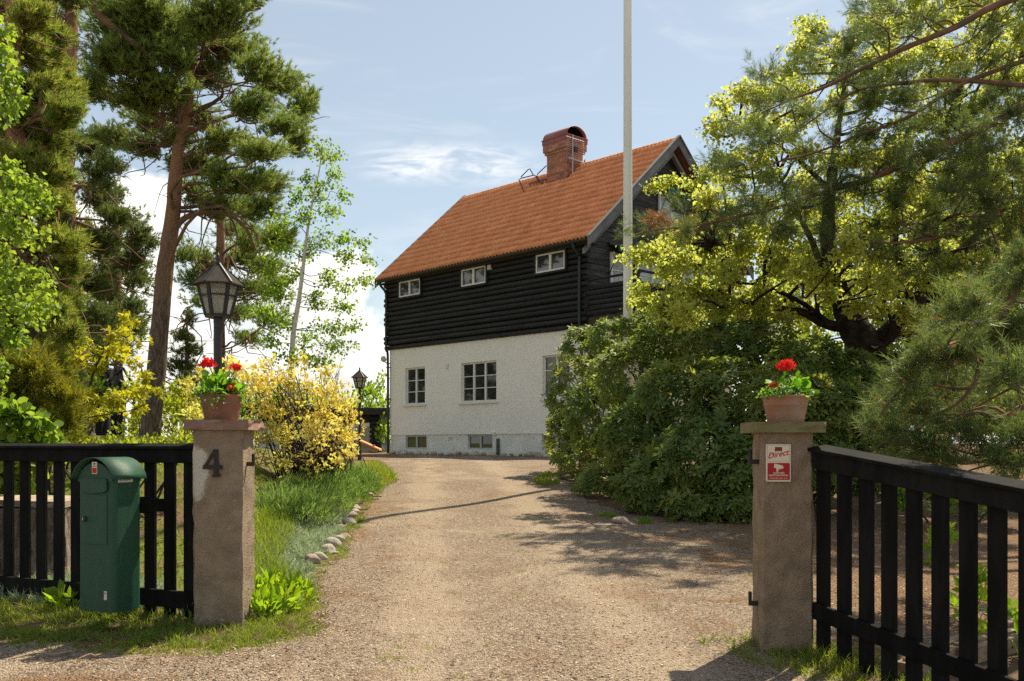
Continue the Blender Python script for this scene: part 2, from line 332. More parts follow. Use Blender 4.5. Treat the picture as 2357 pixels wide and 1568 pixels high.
class MB:
    def __init__(s): s.v = []; s.f = []
    def add(s, V, F):
        o = len(s.v); s.v += [tuple(float(c) for c in p) for p in V]; s.f += [tuple(i+o for i in f) for f in F]; return s
    def box(s, a, b, M4=None):
        x0, y0, z0 = a; x1, y1, z1 = b
        V = [(x0,y0,z0),(x1,y0,z0),(x1,y1,z0),(x0,y1,z0),(x0,y0,z1),(x1,y0,z1),(x1,y1,z1),(x0,y1,z1)]
        if M4 is not None: V = [tuple(M4 @ Vector(p)) for p in V]
        return s.add(V, [(0,3,2,1),(4,5,6,7),(0,1,5,4),(1,2,6,5),(2,3,7,6),(3,0,4,7)])
    def bar(s, p, q, w, h, up=(0, 0, 1)):
        """rectangular bar from p to q; w across, h along up"""
        p = Vector(p); q = Vector(q); d = (q-p); L = d.length; d.normalize(); up = Vector(up); x = d.cross(up)
        if x.length < 1e-5: x = d.cross(Vector((1, 0, 0)))
        x.normalize(); u = x.cross(d)
        V = [p+x*a*w/2+u*b*h/2+d*c for c in (0, L) for a, b in ((-1,-1),(1,-1),(1,1),(-1,1))]
        return s.add(V, [(3,2,1,0),(4,5,6,7),(0,1,5,4),(1,2,6,5),(2,3,7,6),(3,0,4,7)])
    def tube(s, path, rad, n=8, cap=True):
        V, F = tube1(np.array(path, float), np.broadcast_to(np.array(rad, float), (len(path),)), n)
        F = [tuple(f) for f in F]
        if cap: F += [tuple(range(n))[::-1], tuple(range(len(V)-n, len(V)))]
        return s.add(V, F)
    def lathe(s, prof, n=20, c=(0, 0, 0), caps=True, ph=0.0):
        V = [(c[0]+r*math.cos(2*PI*i/n+ph), c[1]+r*math.sin(2*PI*i/n+ph), c[2]+z) for r, z in prof for i in range(n)]
        F = [(k*n+i, k*n+(i+1)%n, (k+1)*n+(i+1)%n, (k+1)*n+i) for k in range(len(prof)-1) for i in range(n)]
        if caps: F += [tuple(range(n))[::-1], tuple(range(len(V)-n, len(V)))]
        return s.add(V, F)
    def prism(s, poly, h, M4=None):
        """polygon in local xy, from z=0 to z=h"""
        n = len(poly); V = [(x, y, 0) for x, y in poly]+[(x, y, h) for x, y in poly]
        if M4 is not None: V = [tuple(M4 @ Vector(p)) for p in V]
        return s.add(V, [tuple(range(n))[::-1], tuple(range(n, 2*n))]+[(i, (i+1)%n, n+(i+1)%n, n+i) for i in range(n)])
    def build(s, name, m, parent=None, local=False, smooth=False, bevel=0.0):
        V = s.v
        if parent is not None and not local:
            W = ROOT[parent].inverted(); V = [W @ Vector(p) for p in V]
        me = bpy.data.meshes.new(name); me.from_pydata([tuple(p) for p in V], [], s.f); me.update()
        if smooth: me.polygons.foreach_set('use_smooth', np.ones(len(s.f), bool))
        o = link(name, me, parent, [m])
        if bevel:
            bv = o.modifiers.new('bevel', 'BEVEL'); bv.width = bevel; bv.segments = 2; bv.limit_method = 'ANGLE'; bv.angle_limit = math.radians(40)
        return o
def share(name, src, parent, loc=(0, 0, 0), rot=(0, 0, 0), sc=(1, 1, 1), m=None):
    o = bpy.data.objects.new(name, src if isinstance(src, bpy.types.Mesh) else src.data); COL.objects.link(o)
    o.location = loc; o.rotation_euler = rot; o.scale = sc
    if parent is not None: o.parent = parent; ROOT[o] = ROOT[parent]
    return o

def frames(T):
    """orthonormal side vectors for tangents (…,3)"""
    ref = np.where(np.abs(T[..., 2:3]) > .92, np.array([1., 0, 0]), np.array([0, 0, 1.]))
    a = np.cross(T, ref); a /= np.linalg.norm(a, axis=-1, keepdims=True)+1e-9
    return a, np.cross(a, T)
def tubes(paths, rad, n=4):
    """N tubes of K points at once -> verts, quads"""
    paths = np.asarray(paths, float); rad = np.asarray(rad, float); N, K, _ = paths.shape
    T = np.gradient(paths, axis=1); T /= np.linalg.norm(T, axis=2, keepdims=True)+1e-9
    T0 = T.mean(1, keepdims=True); T0 /= np.linalg.norm(T0, axis=2, keepdims=True)+1e-9
    a, _ = frames(T0); a = a - (a*T).sum(2, keepdims=True)*T; a /= np.linalg.norm(a, axis=2, keepdims=True)+1e-9; b = np.cross(a, T)
    th = 2*PI*np.arange(n)/n
    V = paths[:, :, None]+rad[:, :, None, None]*(a[:, :, None]*np.cos(th)[:, None]+b[:, :, None]*np.sin(th)[:, None])
    idx = np.arange(N*K*n).reshape(N, K, n); nx = np.roll(idx, -1, 2)
    F = np.stack([idx[:, :-1], nx[:, :-1], nx[:, 1:], idx[:, 1:]], -1).reshape(-1, 4)
    return V.reshape(-1, 3), F
def tube1(path, rad, n):
    V, F = tubes(path[None], np.asarray(rad)[None], n); return V, F
def smooth_path(pts, k=5):
    """Catmull-Rom through the points"""
    p = np.array(pts, float); q = np.vstack([2*p[0]-p[1], p, 2*p[-1]-p[-2]]); out = []
    for i in range(1, len(q)-2):
        t = np.linspace(0, 1, k, endpoint=False)[:, None]
        out.append(.5*((2*q[i])+(-q[i-1]+q[i+1])*t+(2*q[i-1]-5*q[i]+4*q[i+1]-q[i+2])*t**2+(-q[i-1]+3*q[i]-3*q[i+1]+q[i+2])*t**3))
    return np.vstack(out+[p[-1:]])
def text(name, body, size, parent, M4, m, shear=0.0, ext=.0006, align='CENTER', bold=0.0, sx=1.0):
    c = bpy.data.curves.new(name, 'FONT'); c.body = body; c.size = size; c.extrude = ext; c.align_x = align; c.shear = shear; c.offset = bold
    c.materials.append(m); o = bpy.data.objects.new(name, c); COL.objects.link(o); o.parent = parent
    me = bpy.data.meshes.new_from_object(o); bpy.data.objects.remove(o); o = link(name, me, parent)
    o.matrix_local = M4 @ Matrix.Diagonal((sx, 1, 1, 1)); return o

# scatter of small templates
def scatter(tv, tf, pos, fr, sc):
    """template verts (k,3) faces (f,c) at N places with frames (N,3,3: columns x,y,z) and scales"""
    tv = np.asarray(tv, float); tf = np.asarray(tf, int); N = len(pos); k = len(tv)
    V = np.einsum('nij,kj->nki', fr, tv)*np.asarray(sc).reshape(-1, 1, 1)+pos[:, None]
    F = tf[None]+(np.arange(N)*k)[:, None, None]
    return V.reshape(-1, 3), F.reshape(-1, tf.shape[1])
def rdirs(n, r=None):
    v = (r or rng).normal(size=(n, 3)); return v/np.linalg.norm(v, axis=1, keepdims=True)
def nrm(v): return v/(np.linalg.norm(v, axis=-1, keepdims=True)+1e-9)
def frame_y(Y, up=None):
    """frames whose y axis is Y, with a random or given z tendency"""
    Y = nrm(Y); Z = rdirs(len(Y)) if up is None else up
    X = nrm(np.cross(Y, Z)); Z = np.cross(X, Y)
    return np.stack([X, Y, Z], -1)
LEAF2 = (np.array([(0,0,0), (-.32,.45,.07), (0,1,-.05), (.32,.45,.07)]), np.array([(0,2,1), (0,3,2)]))
LEAF4 = (np.array([(0,0,0), (-.17,.33,.03), (-.16,.7,.03), (0,1,-.08), (.16,.7,.03), (.17,.33,.03)]), np.array([(0,3,2), (0,2,1), (0,4,3), (0,5,4)]))
def _maple():
    V = [(0, 0, 0)]; F = []
    for a, L in ((-58, .78), (0, 1.0), (58, .78)):
        for da, l in ((-26, .55), (0, 1.0), (26, .55)):
            t = math.radians(a+da); V.append((math.sin(t)*L*l, math.cos(t)*L*l, -.10*l*l+.05*(da != 0)))
        n = len(V); F += [(0, n-2, n-3), (0, n-1, n-2)]
    return np.array(V), np.array(F)
MAPLE = _maple()
BLADE = (np.array([(-.5,0,0), (.5,0,0), (.42,.0,.5), (-.42,0,.5), (0,.0,1.0)]), np.array([(0,1,2), (0,2,3), (3,2,4)]))
def needle_shoot(K, alen, nlen, w, r, ang=38, jit=.3):
    V = []; F = []
    for i in range(K):
        t = (i+.5)/K; az = i*2.39996+r.normal()*.3; a = math.radians(ang)*(1.25-.7*t)+r.normal()*jit*.4
        d = np.array([math.sin(a)*math.cos(az), math.cos(a), math.sin(a)*math.sin(az)])
        b = np.array([0, alen*t, 0.]); s = nrm(np.cross(d, r.normal(size=3)))*w/2; L = nlen*(.8+.4*r.random())
        n = len(V); V += [b-s, b+s, b+d*L]; F.append((n, n+1, n+2))
    return np.array(V), np.array(F)

def inpoly(x, y, poly):
    poly = np.asarray(poly, float); c = np.zeros(np.shape(x), bool); j = len(poly)-1
    for i in range(len(poly)):
        xi, yi = poly[i][:2]; xj, yj = poly[j][:2]
        c ^= ((yi > y) != (yj > y)) & (x < (xj-xi)*(y-yi)/(yj-yi+1e-12)+xi); j = i
    return c
def in_poly_pts(poly, n, r=None):
    r = r or rng; poly = np.asarray(poly)[:, :2]; lo = poly.min(0); hi = poly.max(0); out = np.zeros((0, 2))
    while len(out) < n:
        q = lo+(hi-lo)*r.random((max(n*2, 100), 2)); out = np.vstack([out, q[inpoly(q[:, 0], q[:, 1], poly)]])
    return out[:n]

# ------------------------------------------------------------------ ground and gravel
def build_ground():
    xs = np.sort(np.unique(np.concatenate([np.linspace(-14, 14, 81), np.sign(np.linspace(-1, 1, 41))*14*(np.abs(np.linspace(-1, 1, 41))*7+1)**1.6])))
    ys = np.concatenate([np.linspace(-60, 2, 20), np.linspace(2.2, 22, 90), np.linspace(22.6, 60, 40), 60+np.geomspace(1, 900, 40)])
    X, Y = np.meshgrid(xs, ys); Z = g(X, Y); n, mcol = X.shape
    idx = np.arange(n*mcol).reshape(n, mcol)
    F = np.stack([idx[:-1, :-1], idx[:-1, 1:], idx[1:, 1:], idx[1:, :-1]], -1).reshape(-1, 4)
    o = mesh_np('ground', np.stack([X, Y, Z], -1), F, M['ground'], smooth=True); tag(o, kind='structure')
build_ground()

W2 = lambda pts: [tuple(GP(*p)[:2]) for p in pts]
VERGE = W2([(-60,1400),(100,1385),(443,1420),(470,1415),(560,1405),(590,1330),(705,1330),(722,1370),(712,1430),(690,1465),(590,1480),(480,1500),(350,1488),(250,1480),(160,1478),(60,1470),(-60,1465)])
left_edge = W2([(700,1465),(722,1410),(715,1350),(735,1310),(770,1280),(800,1230),(838,1165),(870,1130),(905,1105),(885,1085),(862,1062)])
DRIVE = [(-40, -3), (-40, 5.6)] + W2([(-60,1480),(150,1482),(350,1492),(480,1503),(600,1484)]) + left_edge + [(-7.5, 31), (-6.2, 37.5), (-4.6, 34.6), (2.6, 27.4)] + [(2.0, 25), (1.1, 21)] \
        + W2([(1262,1088),(1300,1112),(1370,1160),(1430,1180),(1734,1184)]) + [(5.2, 12.2), (6.5, 9.5), (4.5, 7.2), (3.2, 6.4), (2.2, 6.35), (1.75, 6.1), (2.35, 4.6), (3.2, 2.5), (6, -3)]
def build_gravel():
    out = []
    for (y0, y1, c) in ((-3, 4, .2), (4, 13, .065), (12.7, 38, .16)):
        xs = np.arange(-9 if c < .19 else -30, 9 if c < .19 else 12, c); ys = np.arange(y0, y1+1e-6, c)
        X, Y = np.meshgrid(xs, ys); cx = X[:-1, :-1]+c/2; cy = Y[:-1, :-1]+c/2
        wob = .07*np.sin(7*cx+3*cy)+.05*np.sin(17*cy-9*cx)
        keep = inpoly(cx+wob, cy+wob*.7, DRIVE)
        idx = np.arange(X.size).reshape(X.shape)
        F = np.stack([idx[:-1, :-1], idx[:-1, 1:], idx[1:, 1:], idx[1:, :-1]], -1)[keep]
        ruts = .008*np.sin(3.1*X+.8*np.sin(.5*Y))
        cnt = np.zeros(X.size, int); np.add.at(cnt, F.ravel(), 1); rim = ((cnt < 4) & (cnt > 0)).reshape(X.shape)*(c < .1)*.035
        out.append((np.stack([X, Y, -rim+g(X, Y)+(.013 if c < .1 else .009)+ruts*.5], -1).reshape(-1, 3), F))
    V = []; F = []; o = 0
    for v, f in out: V.append(v); F.append(f+o); o += len(v)
    V = np.vstack(V); F = np.vstack(F); used = np.unique(F); re = np.zeros(len(V), int); re[used] = np.arange(len(used))
    tag(mesh_np('gravel_driveway', V[used], re[F], M['gravel'], smooth=True), 'brown crushed gravel driveway running from the road up to the house', kind='structure')
build_gravel()
def build_pebbles():
    n = 30000; y = 4.6+8.4*rng.random(n*2)**1.6; x = (rng.random(n*2)*2-1)*(.56*y+.2)
    k = inpoly(x, y, DRIVE); x, y = x[k][:n], y[k][:n]; n = len(x)
    V = np.array([(1,0,0), (.2,.9,0), (-.9,.3,0), (-.5,-.8,0), (.5,-.75,0), (.05,.1,.62)]); F = np.array([(0,1,5), (1,2,5), (2,3,5), (3,4,5), (4,0,5)])
    th = rng.random(n)*2*PI; fr = np.zeros((n, 3, 3)); sy = .6+.4*rng.random(n)
    fr[:, 0, 0] = np.cos(th); fr[:, 1, 0] = np.sin(th); fr[:, 0, 1] = -np.sin(th)*sy; fr[:, 1, 1] = np.cos(th)*sy; fr[:, 2, 2] = .5+.7*rng.random(n)
    fr[:, 0, 2] = rng.normal(size=n)*.4; fr[:, 1, 2] = rng.normal(size=n)*.4
    sc = .0036+.0085*rng.random(n)**2.4; sc[rng.random(n) < .006] *= 1.9
    pos = np.stack([x, y, g(x, y)+.014+.008*np.sin(3.1*x+.8*np.sin(.5*y))], -1)
    vv, ff = scatter(V, F, pos, fr, sc)
    m = bpy.data.materials.new('loose_stones'); m.use_nodes = True; T = NT(m.node_tree); out = T.n('ShaderNodeOutputMaterial'); b = T.n('ShaderNodeBsdfPrincipled'); b.inputs['Roughness'].default_value = .9; T.l(b.outputs[0], out.inputs[0])
    at = T.n('ShaderNodeAttribute', attribute_name='tint')
    T.l(T.ramp(at.outputs['Fac'], [(0, (.035, .028, .022)), (.2, (.13, .095, .065)), (.5, (.32, .24, .16)), (.8, (.48, .38, .27)), (.92, (.28, .16, .10)), (1, (.62, .54, .43))]), b.inputs['Base Color'])
    tag(mesh_np('loose_gravel', vv, ff, m, tint=np.repeat(rng.random(n), 5)), 'loose crushed stones lying over the gravel driveway', 'gravel', kind='stuff')
    # dark litter: needles, cones and chips, mostly to the right
    n = 12000; y = 5+8.5*rng.random(n*3)**1.3; x = (rng.random(n*3)*2-1)*(.5*y)
    k = inpoly(x, y, DRIVE) & (rng.random(n*3) < .24+.7*sst((np.abs(x-.1)-.4)/1.6)); x, y = x[k][:n], y[k][:n]; n = len(x)
    fr = frame_y(np.stack([rng.normal(size=n), rng.normal(size=n), .15*rng.normal(size=n)], -1), np.tile([0, 0, 1.], (n, 1))); 
    vv, ff = scatter(LEAF2[0]*[.8, 1, 1.6], LEAF2[1], np.stack([x, y, g(x, y)+.028], -1), fr, .008+.026*rng.random(n)**2)
    tag(mesh_np('leaf_litter', vv, ff, leafmat('leaf_litter', (.09, .05, .028), (.28, .17, .09), (.1, .05, .03), (.2, .12, .06), .1), tint=np.repeat(rng.random(n), 2)), 'brown leaf scraps and chips scattered over the gravel', 'leaf litter', kind='stuff')
build_pebbles()

# ------------------------------------------------------------------ the house
HL = Vector((-4.25, 34.0, 1.22)); H_RZ = math.atan2(-.725, .689)
H = thing('house', 'two storey house with black log upper floor, white plaster below and orange tiled roof', 'house', HL, H_RZ)
HM = ROOT[H]
HW, HD = 9.15, 7.2
def wall_holes(mb, x0, x1, z0, z1, holes, depth, y=0.0):
    """wall front in the xz plane with openings and their reveals"""
    xs = sorted({x0, x1, *[h[0] for h in holes], *[h[1] for h in holes]}); zs = sorted({z0, z1, *[h[2] for h in holes], *[h[3] for h in holes]})
    for a, b in zip(xs, xs[1:]):
        for c, d in zip(zs, zs[1:]):
            mx, mz = (a+b)/2, (c+d)/2
            if any(h[0] < mx < h[1] and h[2] < mz < h[3] for h in holes): continue
            mb.add([(a,y,c),(b,y,c),(b,y,d),(a,y,d)], [(0,1,2,3)])
    for (a, b, c, d) in holes:
        e = y+depth
        mb.add([(a,y,c),(a,e,c),(a,e,d),(a,y,d)], [(0,1,2,3)]); mb.add([(b,y,c),(b,y,d),(b,e,d),(b,e,c)], [(0,1,2,3)])
        mb.add([(a,y,d),(a,e,d),(b,e,d),(b,y,d)], [(0,1,2,3)]); mb.add([(a,y,c),(b,y,c),(b,e,c),(a,e,c)], [(0,1,2,3)])
    return mb
MAINW = [(.89, 1.96, 1.68, 2.93, 2, 3), (3.81, 5.47, 1.67, 2.93, 3, 3), (7.47, 8.55, 1.67, 2.93, 2, 3)]
BASEW = [(.86, 2.01, .18, .645, 2, 1), (4.09, 5.26, .18, .645, 2, 1), (7.40, 8.55, .18, .645, 2, 1)]
UPW = [(.78, 1.94, 5.33, 5.86, 2, 1), (4.03, 5.19, 5.32, 5.86, 2, 1), (7.37, 8.54, 5.32, 5.86, 2, 1)]
mb = wall_holes(MB(), 0, HW, .66, 3.62, [w[:4] for w in MAINW], .16)
mb.add([(HW,0,.66),(HW,HD,.66),(HW,HD,3.62),(HW,0,3.62)], [(0,1,2,3)]); mb.add([(0,0,.66),(0,0,3.62),(0,HD,3.62),(0,HD,.66)], [(0,1,2,3)])
mb.add([(0,HD,.66),(0,HD,3.62),(HW,HD,3.62),(HW,HD,.66)], [(0,1,2,3)]); mb.add([(0,0,.66),(0,.3,.66),(HW,.3,.66),(HW,0,.66)], [(0,1,2,3)])
mb.build('plaster_wall', M['plaster'], H, True)
mb = wall_holes(MB(), .03, HW-.03, -.4, .66, [w[:4] for w in BASEW], .14, y=.03)
mb.add([(HW-.03,.03,-.4),(HW-.03,HD,-.4),(HW-.03,HD,.66),(HW-.03,.03,.66)], [(0,1,2,3)]); mb.add([(.03,.03,-.4),(.03,.03,.66),(.03,HD,.66),(.03,HD,-.4)], [(0,1,2,3)])
mb.build('plinth_wall', M['plinth'], H, True)
# dark room behind the openings
mb = MB(); mb.box((.3, .32, 0), (HW-.3, HD-.3, 3.6)); mb.build('interior', mat('dim_interior', (.03, .028, .025), None, rough=.9), H, True)

def window(x0, x1, z0, z1, nc, nr, yf, fm, gm, sill=True, casing=None, fw=.055, mull=.075):
    """yf: front of the frame; panes sit behind it"""
    mb = MB(); d = .06
    mb.box((x0, yf, z0), (x0+fw, yf+d, z1)); mb.box((x1-fw, yf, z0), (x1, yf+d, z1)); mb.box((x0+fw, yf, z0), (x1-fw, yf+d, z0+fw)); mb.box((x0+fw, yf, z1-fw), (x1-fw, yf+d, z1))
    cw = (x1-x0-2*fw-(nc-1)*mull)/nc
    w = mb.build('window', fm, H, True, bevel=.006)
    mm = MB()
    for i in range(nc):
        a = x0+fw+i*(cw+mull)
        if i: mm.box((a-mull, yf-.008, z0+fw), (a, yf+d-.004, z1-fw))
        ch = (z1-z0-2*fw)/nr
        for j in range(nr):
            b0 = z0+fw+j*ch
            if j: mm.box((a, yf+.012, b0-.013), (a+cw, yf+.045, b0+.013))
            t = random.uniform(-.006, .006); q = random.uniform(-.006, .006)
            pn = MB().add([(a-.004, yf+.034+t, b0+.002), (a+cw+.004, yf+.034-t, b0+.002), (a+cw+.004, yf+.034-t+q, b0+ch-.002), (a-.004, yf+.034+t+q, b0+ch-.002)], [(0,1,2,3)])
            pn.build('pane', gm, w, True)
    mm.build('mullion', fm, w, True)
    if sill: MB().box((x0-.09, yf-.13, z0-.06), (x1+.09, yf+.05, z0-.004)).build('sill', fm, w, True, bevel=.008)
    if casing is not None:
        c = MB(); k = .06
        c.box((x0-k, yf-.02, z0-k), (x0-.002, yf+.2, z1+k)); c.box((x1+.002, yf-.02, z0-k), (x1+k, yf+.2, z1+k)); c.box((x0-.002, yf-.02, z0-k), (x1+.002, yf+.2, z0-.002)); c.box((x0-.002, yf-.02, z1+.002), (x1+.002, yf+.2, z1+k))
        c.build('casing', casing, w, True, bevel=.006)
    return w
for w in MAINW: window(*w[:4], w[4], w[5], .06, M['white'], M['glass'])
for w in BASEW: window(*w[:4], w[4], w[5], .07, M['greyframe'], M['glass'], sill=False)
for w in UPW: window(*w[:4], w[4], w[5], -.19, M['white'], M['glass'], sill=False, casing=M['log'], fw=.05)

# log wall: every log a part
NLOG = 15; Z0, Z1 = 3.60, 6.06; LH = (Z1-Z0)/NLOG
mb = MB(); nseg = 9; ring = [(-.015-.115*math.sin(PI*k/(nseg-1))**.8 if 0 < k < nseg-1 else .05, -LH/2*math.cos(PI*k/(nseg-1))) for k in range(nseg)]
rows = []
for xi in np.linspace(-.14, HW+.16, 7): rows.append([(xi, yy, zz) for yy, zz in ring])
V = [p for r in rows for p in r]; Fq = []
for i in range(len(rows)-1):
    for k in range(nseg-1): Fq.append((i*nseg+k, (i+1)*nseg+k, (i+1)*nseg+k+1, i*nseg+k+1))
Fq += [tuple(range(nseg)), tuple(range(len(V)-nseg, len(V)))[::-1]]
log0 = None
for i in range(NLOG):
    zc = Z0+LH*(i+.5)
    if log0 is None: log0 = MB().add(V, Fq).build('log', M['log'], H, True, smooth=False)
    o = log0 if i == 0 else share('log', log0, H)
    o.scale = (1, random.uniform(.9, 1.15), random.uniform(.94, 1.05)); o.location = (random.uniform(-.06, .06), random.uniform(-.018, .012), zc+random.uniform(-.006, .006)); o.rotation_euler = (random.uniform(-.05, .05), random.uniform(-.0008, .0008), 0)
MB().box((0, .02, Z0-.01), (HW, .3, 6.2)).build('log_backing', M['log'], H, True)
# gable boards
def roof_z(y): return 6.0+(y+.35)*.886 if y <= 3.6 else 6.0+(7.55-y)*.886
zb = 3.62; GX = HW
while zb < 9.3:
    h = .165; lim = zb+h+.12
    if lim < roof_z(0): a, b = .02, HD-.02
    else: a = (lim-6.0)/.886-.35; b = HD-a
    if b-a < .15: break
    MB().add([(GX,a,zb),(GX+.035,a,zb),(GX+.022,a,zb+h-.006),(GX,a,zb+h-.006),(GX,b,zb),(GX+.035,b,zb),(GX+.022,b,zb+h-.006),(GX,b,zb+h-.006)], [(0,1,2,3),(7,6,5,4),(1,5,6,2),(2,6,7,3),(0,4,5,1),(0,3,7,4)]).build('gable_board', M['board'], H, True)
    zb += h
MB().add([(GX-.01,0,3.6),(GX-.01,HD,3.6),(GX-.01,HD,6.2),(GX-.01,3.6,9.35),(GX-.01,0,6.2),(.05,0,6.2),(.05,3.6,9.35),(.05,HD,6.2),(.05,HD,3.6),(.05,0,3.6)], [(0,1,2,3,4),(9,5,6,7,8)]).build('gable_backing', M['log'], H, True)
# gable windows and awnings (local y runs into the picture)
def gable_window(y0, y1, z0, z1, nc, nr):
    X = GX+.05; fw = .06; mb = MB()
    mb.box((X, y0, z0), (X+.07, y0+fw, z1)); mb.box((X, y1-fw, z0), (X+.07, y1, z1)); mb.box((X, y0+fw, z0), (X+.07, y1-fw, z0+fw)); mb.box((X, y0+fw, z1-fw), (X+.07, y1-fw, z1))
    cw = (y1-y0-2*fw)/nc; ch = (z1-z0-2*fw)/nr
    w = mb.build('window', M['white'], H, True, bevel=.006); mm = MB()
    for i in range(nc):
        if i: mm.box((X-.002, y0+fw+i*cw-.04, z0+fw), (X+.075, y0+fw+i*cw+.04, z1-fw))
        for j in range(nr):
            if j: mm.box((X+.01, y0+fw+i*cw+(.04 if i else 0), z0+fw+j*ch-.014), (X+.05, y0+fw+(i+1)*cw-(.04 if i < nc-1 else 0), z0+fw+j*ch+.014))
            MB().add([(X+.03,y0+fw+i*cw,z0+fw+j*ch+.002),(X+.03,y0+fw+(i+1)*cw,z0+fw+j*ch+.002),(X+.03,y0+fw+(i+1)*cw,z0+fw+(j+1)*ch-.002),(X+.03,y0+fw+i*cw,z0+fw+(j+1)*ch-.002)], [(0,1,2,3)]).build('pane', M['glass_curtain'], w, True)
    mm.build('mullion', M['white'], w, True)
gable_window(3.2, 4.9, 6.75, 7.95, 3, 3)
gable_window(.98, 1.6, 4.4, 5.85, 1, 3); gable_window(2.1, 3.6, 4.4, 5.85, 2, 3); gable_window(4.3, 5.9, 4.4, 5.85, 2, 3)
def awning(y0, y1, z, label):
    t = thing('window_awning', label, 'awning', HM @ Vector((GX, (y0+y1)/2, z)), H_RZ)
    q = lambda mb, n, m: mb.build(n, m, t)
    wl = lambda V: [tuple(HM @ Vector(p)) for p in V]
    mb = MB(); mb.add(wl([(GX+.05,y0,z+.10),(GX+.42,y0,z-.02),(GX+.42,y1,z-.02),(GX+.05,y1,z+.10),(GX+.05,y0,z+.085),(GX+.40,y0,z-.035),(GX+.40,y1,z-.035),(GX+.05,y1,z+.085)]), [(0,1,2,3),(7,6,5,4),(0,4,5,1),(3,2,6,7)]); q(mb, 'cloth', M['awning'])
    mb = MB(); mb.add(wl([(GX+.42,y0,z-.02),(GX+.425,y0,z-.17),(GX+.425,y1,z-.17),(GX+.42,y1,z-.02),(GX+.41,y0,z-.02),(GX+.415,y0,z-.17),(GX+.415,y1,z-.17),(GX+.41,y1,z-.02)]), [(0,1,2,3),(7,6,5,4),(0,4,5,1)]); q(mb, 'valance', M['awning'])
    mb = MB(); mb.tube(wl([(GX+.08, y0-.04, z+.1), (GX+.08, y1+.04, z+.1)]), .05, 8); q(mb, 'roller', M['darkmetal'])
    for yy in (y0, y1): mb = MB(); mb.tube(wl([(GX+.41, yy, z-.05), (GX+.28, yy, z-.35), (GX+.05, yy, z-.8)]), .012, 5); q(mb, 'arm', M['lampblack'])
awning(3.25, 5.1, 8.05, 'green window awning high under the peak of the black gable')
awning(.95, 3.65, 5.98, 'long green awning over the balcony windows behind the flagpole')
# roof: deck, tiles, ridge, bargeboards, gutter
PITCH = math.atan(.886); RX0, RX1 = -.20, HW+.50; su = Vector((0, math.cos(PITCH), math.sin(PITCH))); nu = Vector((0, -math.sin(PITCH), math.cos(PITCH)))
mb = MB(); A = Vector((0, -.35, 6.0)); Bp = Vector((0, 3.6, 9.5)); Cq = Vector((0, 7.55, 6.0)); th = .09
prof = [A, Bp, Cq, Cq-Vector((0, 0, th)), Bp-Vector((0, 0, th*1.3)), A-Vector((0, 0, th))]
V = [(x, p.y, p.z) for x in (RX0, RX1) for p in prof]
roof = MB().add(V, [(0,6,7,1),(1,7,8,2),(2,8,9,3),(3,9,10,4),(4,10,11,5),(5,11,6,0),(0,1,4,5),(1,2,3,4),(11,10,7,6),(10,9,8,7)]).build('roof', M['deck'], H, True)
TW, TE = .2985, .3515; NC = int(round((RX1-RX0)/TW)); NR = 15
hx = [(0,.0),(.03,.03),(.09,.075),(.2,.092),(.31,.075),(.38,.02),(.5,.0),(.53,.03),(.59,.075),(.70,.092),(.81,.075),(.88,.02),(1.0,.0)]
def tile_geo():
    V = []; n = len(hx)
    for s, lift in ((0, .066), (.40, .004)):
        for fx, h in hx: V.append((fx*TW, s, h+lift))
    for fx, h in hx: V.append((fx*TW, .0, max(h+lift-.004, .0)*0+h+.008))
    F = [(i, i+1, n+i+1, n+i) for i in range(n-1)]+[(2*n+i, 2*n+i+1, i+1, i) for i in range(n-1)]
    return V, F
TV, TF = tile_geo(); tile_me = bpy.data.meshes.new('tile'); tile_me.from_pydata(TV, [], TF); tile_me.update(); tile_me.materials.append(M['tile']); tile_me.polygons.foreach_set('use_smooth', [True]*(len(hx)-1)+[False]*(len(hx)-1))
spots = [(c, r) for c in range(NC) for r in range(NR)]
hatch = lambda c, r: False
spots.sort(key=lambda q: -(q[0]*TW)*.5 + q[1]*.02)
rest = MB()
RotT = Matrix.Rotation(PITCH, 4, 'X')
for k, (c, r) in enumerate(spots):
    o0 = A+Vector((RX0+c*TW, 0, 0))+su*(r*TE-.06)+nu*.004
    jz = random.uniform(-.004, .005); rx = random.uniform(-.006, .006); ry = random.uniform(-.012, .012)
    M4 = Matrix.Translation(o0+nu*jz) @ RotT @ Matrix.Rotation(rx, 4, 'X') @ Matrix.Rotation(ry, 4, 'Y')
    if k < 300:
        o = share('tile', tile_me, roof); o.matrix_local = M4
    else:
        rest.add([tuple(M4 @ Vector(p)) for p in TV], TF)
tag(rest.build('tile_field', mat('clay_tile_field', (.82, .36, .165), (.72, .28, .12), 2.5, .8, .15, 40, .2), roof, True, smooth=True), kind='stuff')
mb = MB(); n = 6
rt = None
for i in range(29):
    x = RX0+i*.342
    if rt is None:
        V = []
        for xx, rr in ((0, .11), (.37, .095)):
            for k in range(n+1): a = PI*k/n; V.append((xx, -rr*math.cos(a), rr*.8*math.sin(a)))
        for k in range(n+1): a = PI*k/n; V.append((0, -.09*math.cos(a), .09*.8*math.sin(a)))
        rt = MB().add(V, [(k, n+1+k, n+2+k, k+1) for k in range(n)]+[(2*n+2+k, k, k+1, 2*n+3+k) for k in range(n)]).build('ridge_tile', M['tile'], roof, True); o = rt
    else: o = share('ridge_tile', rt, roof)
    if 4.5 < x < 5.6: o.location = (x, 3.6, 9.53)
    o.location = (x, 3.6, 9.535); o.rotation_euler = (0, random.uniform(-.01, .01), 0)
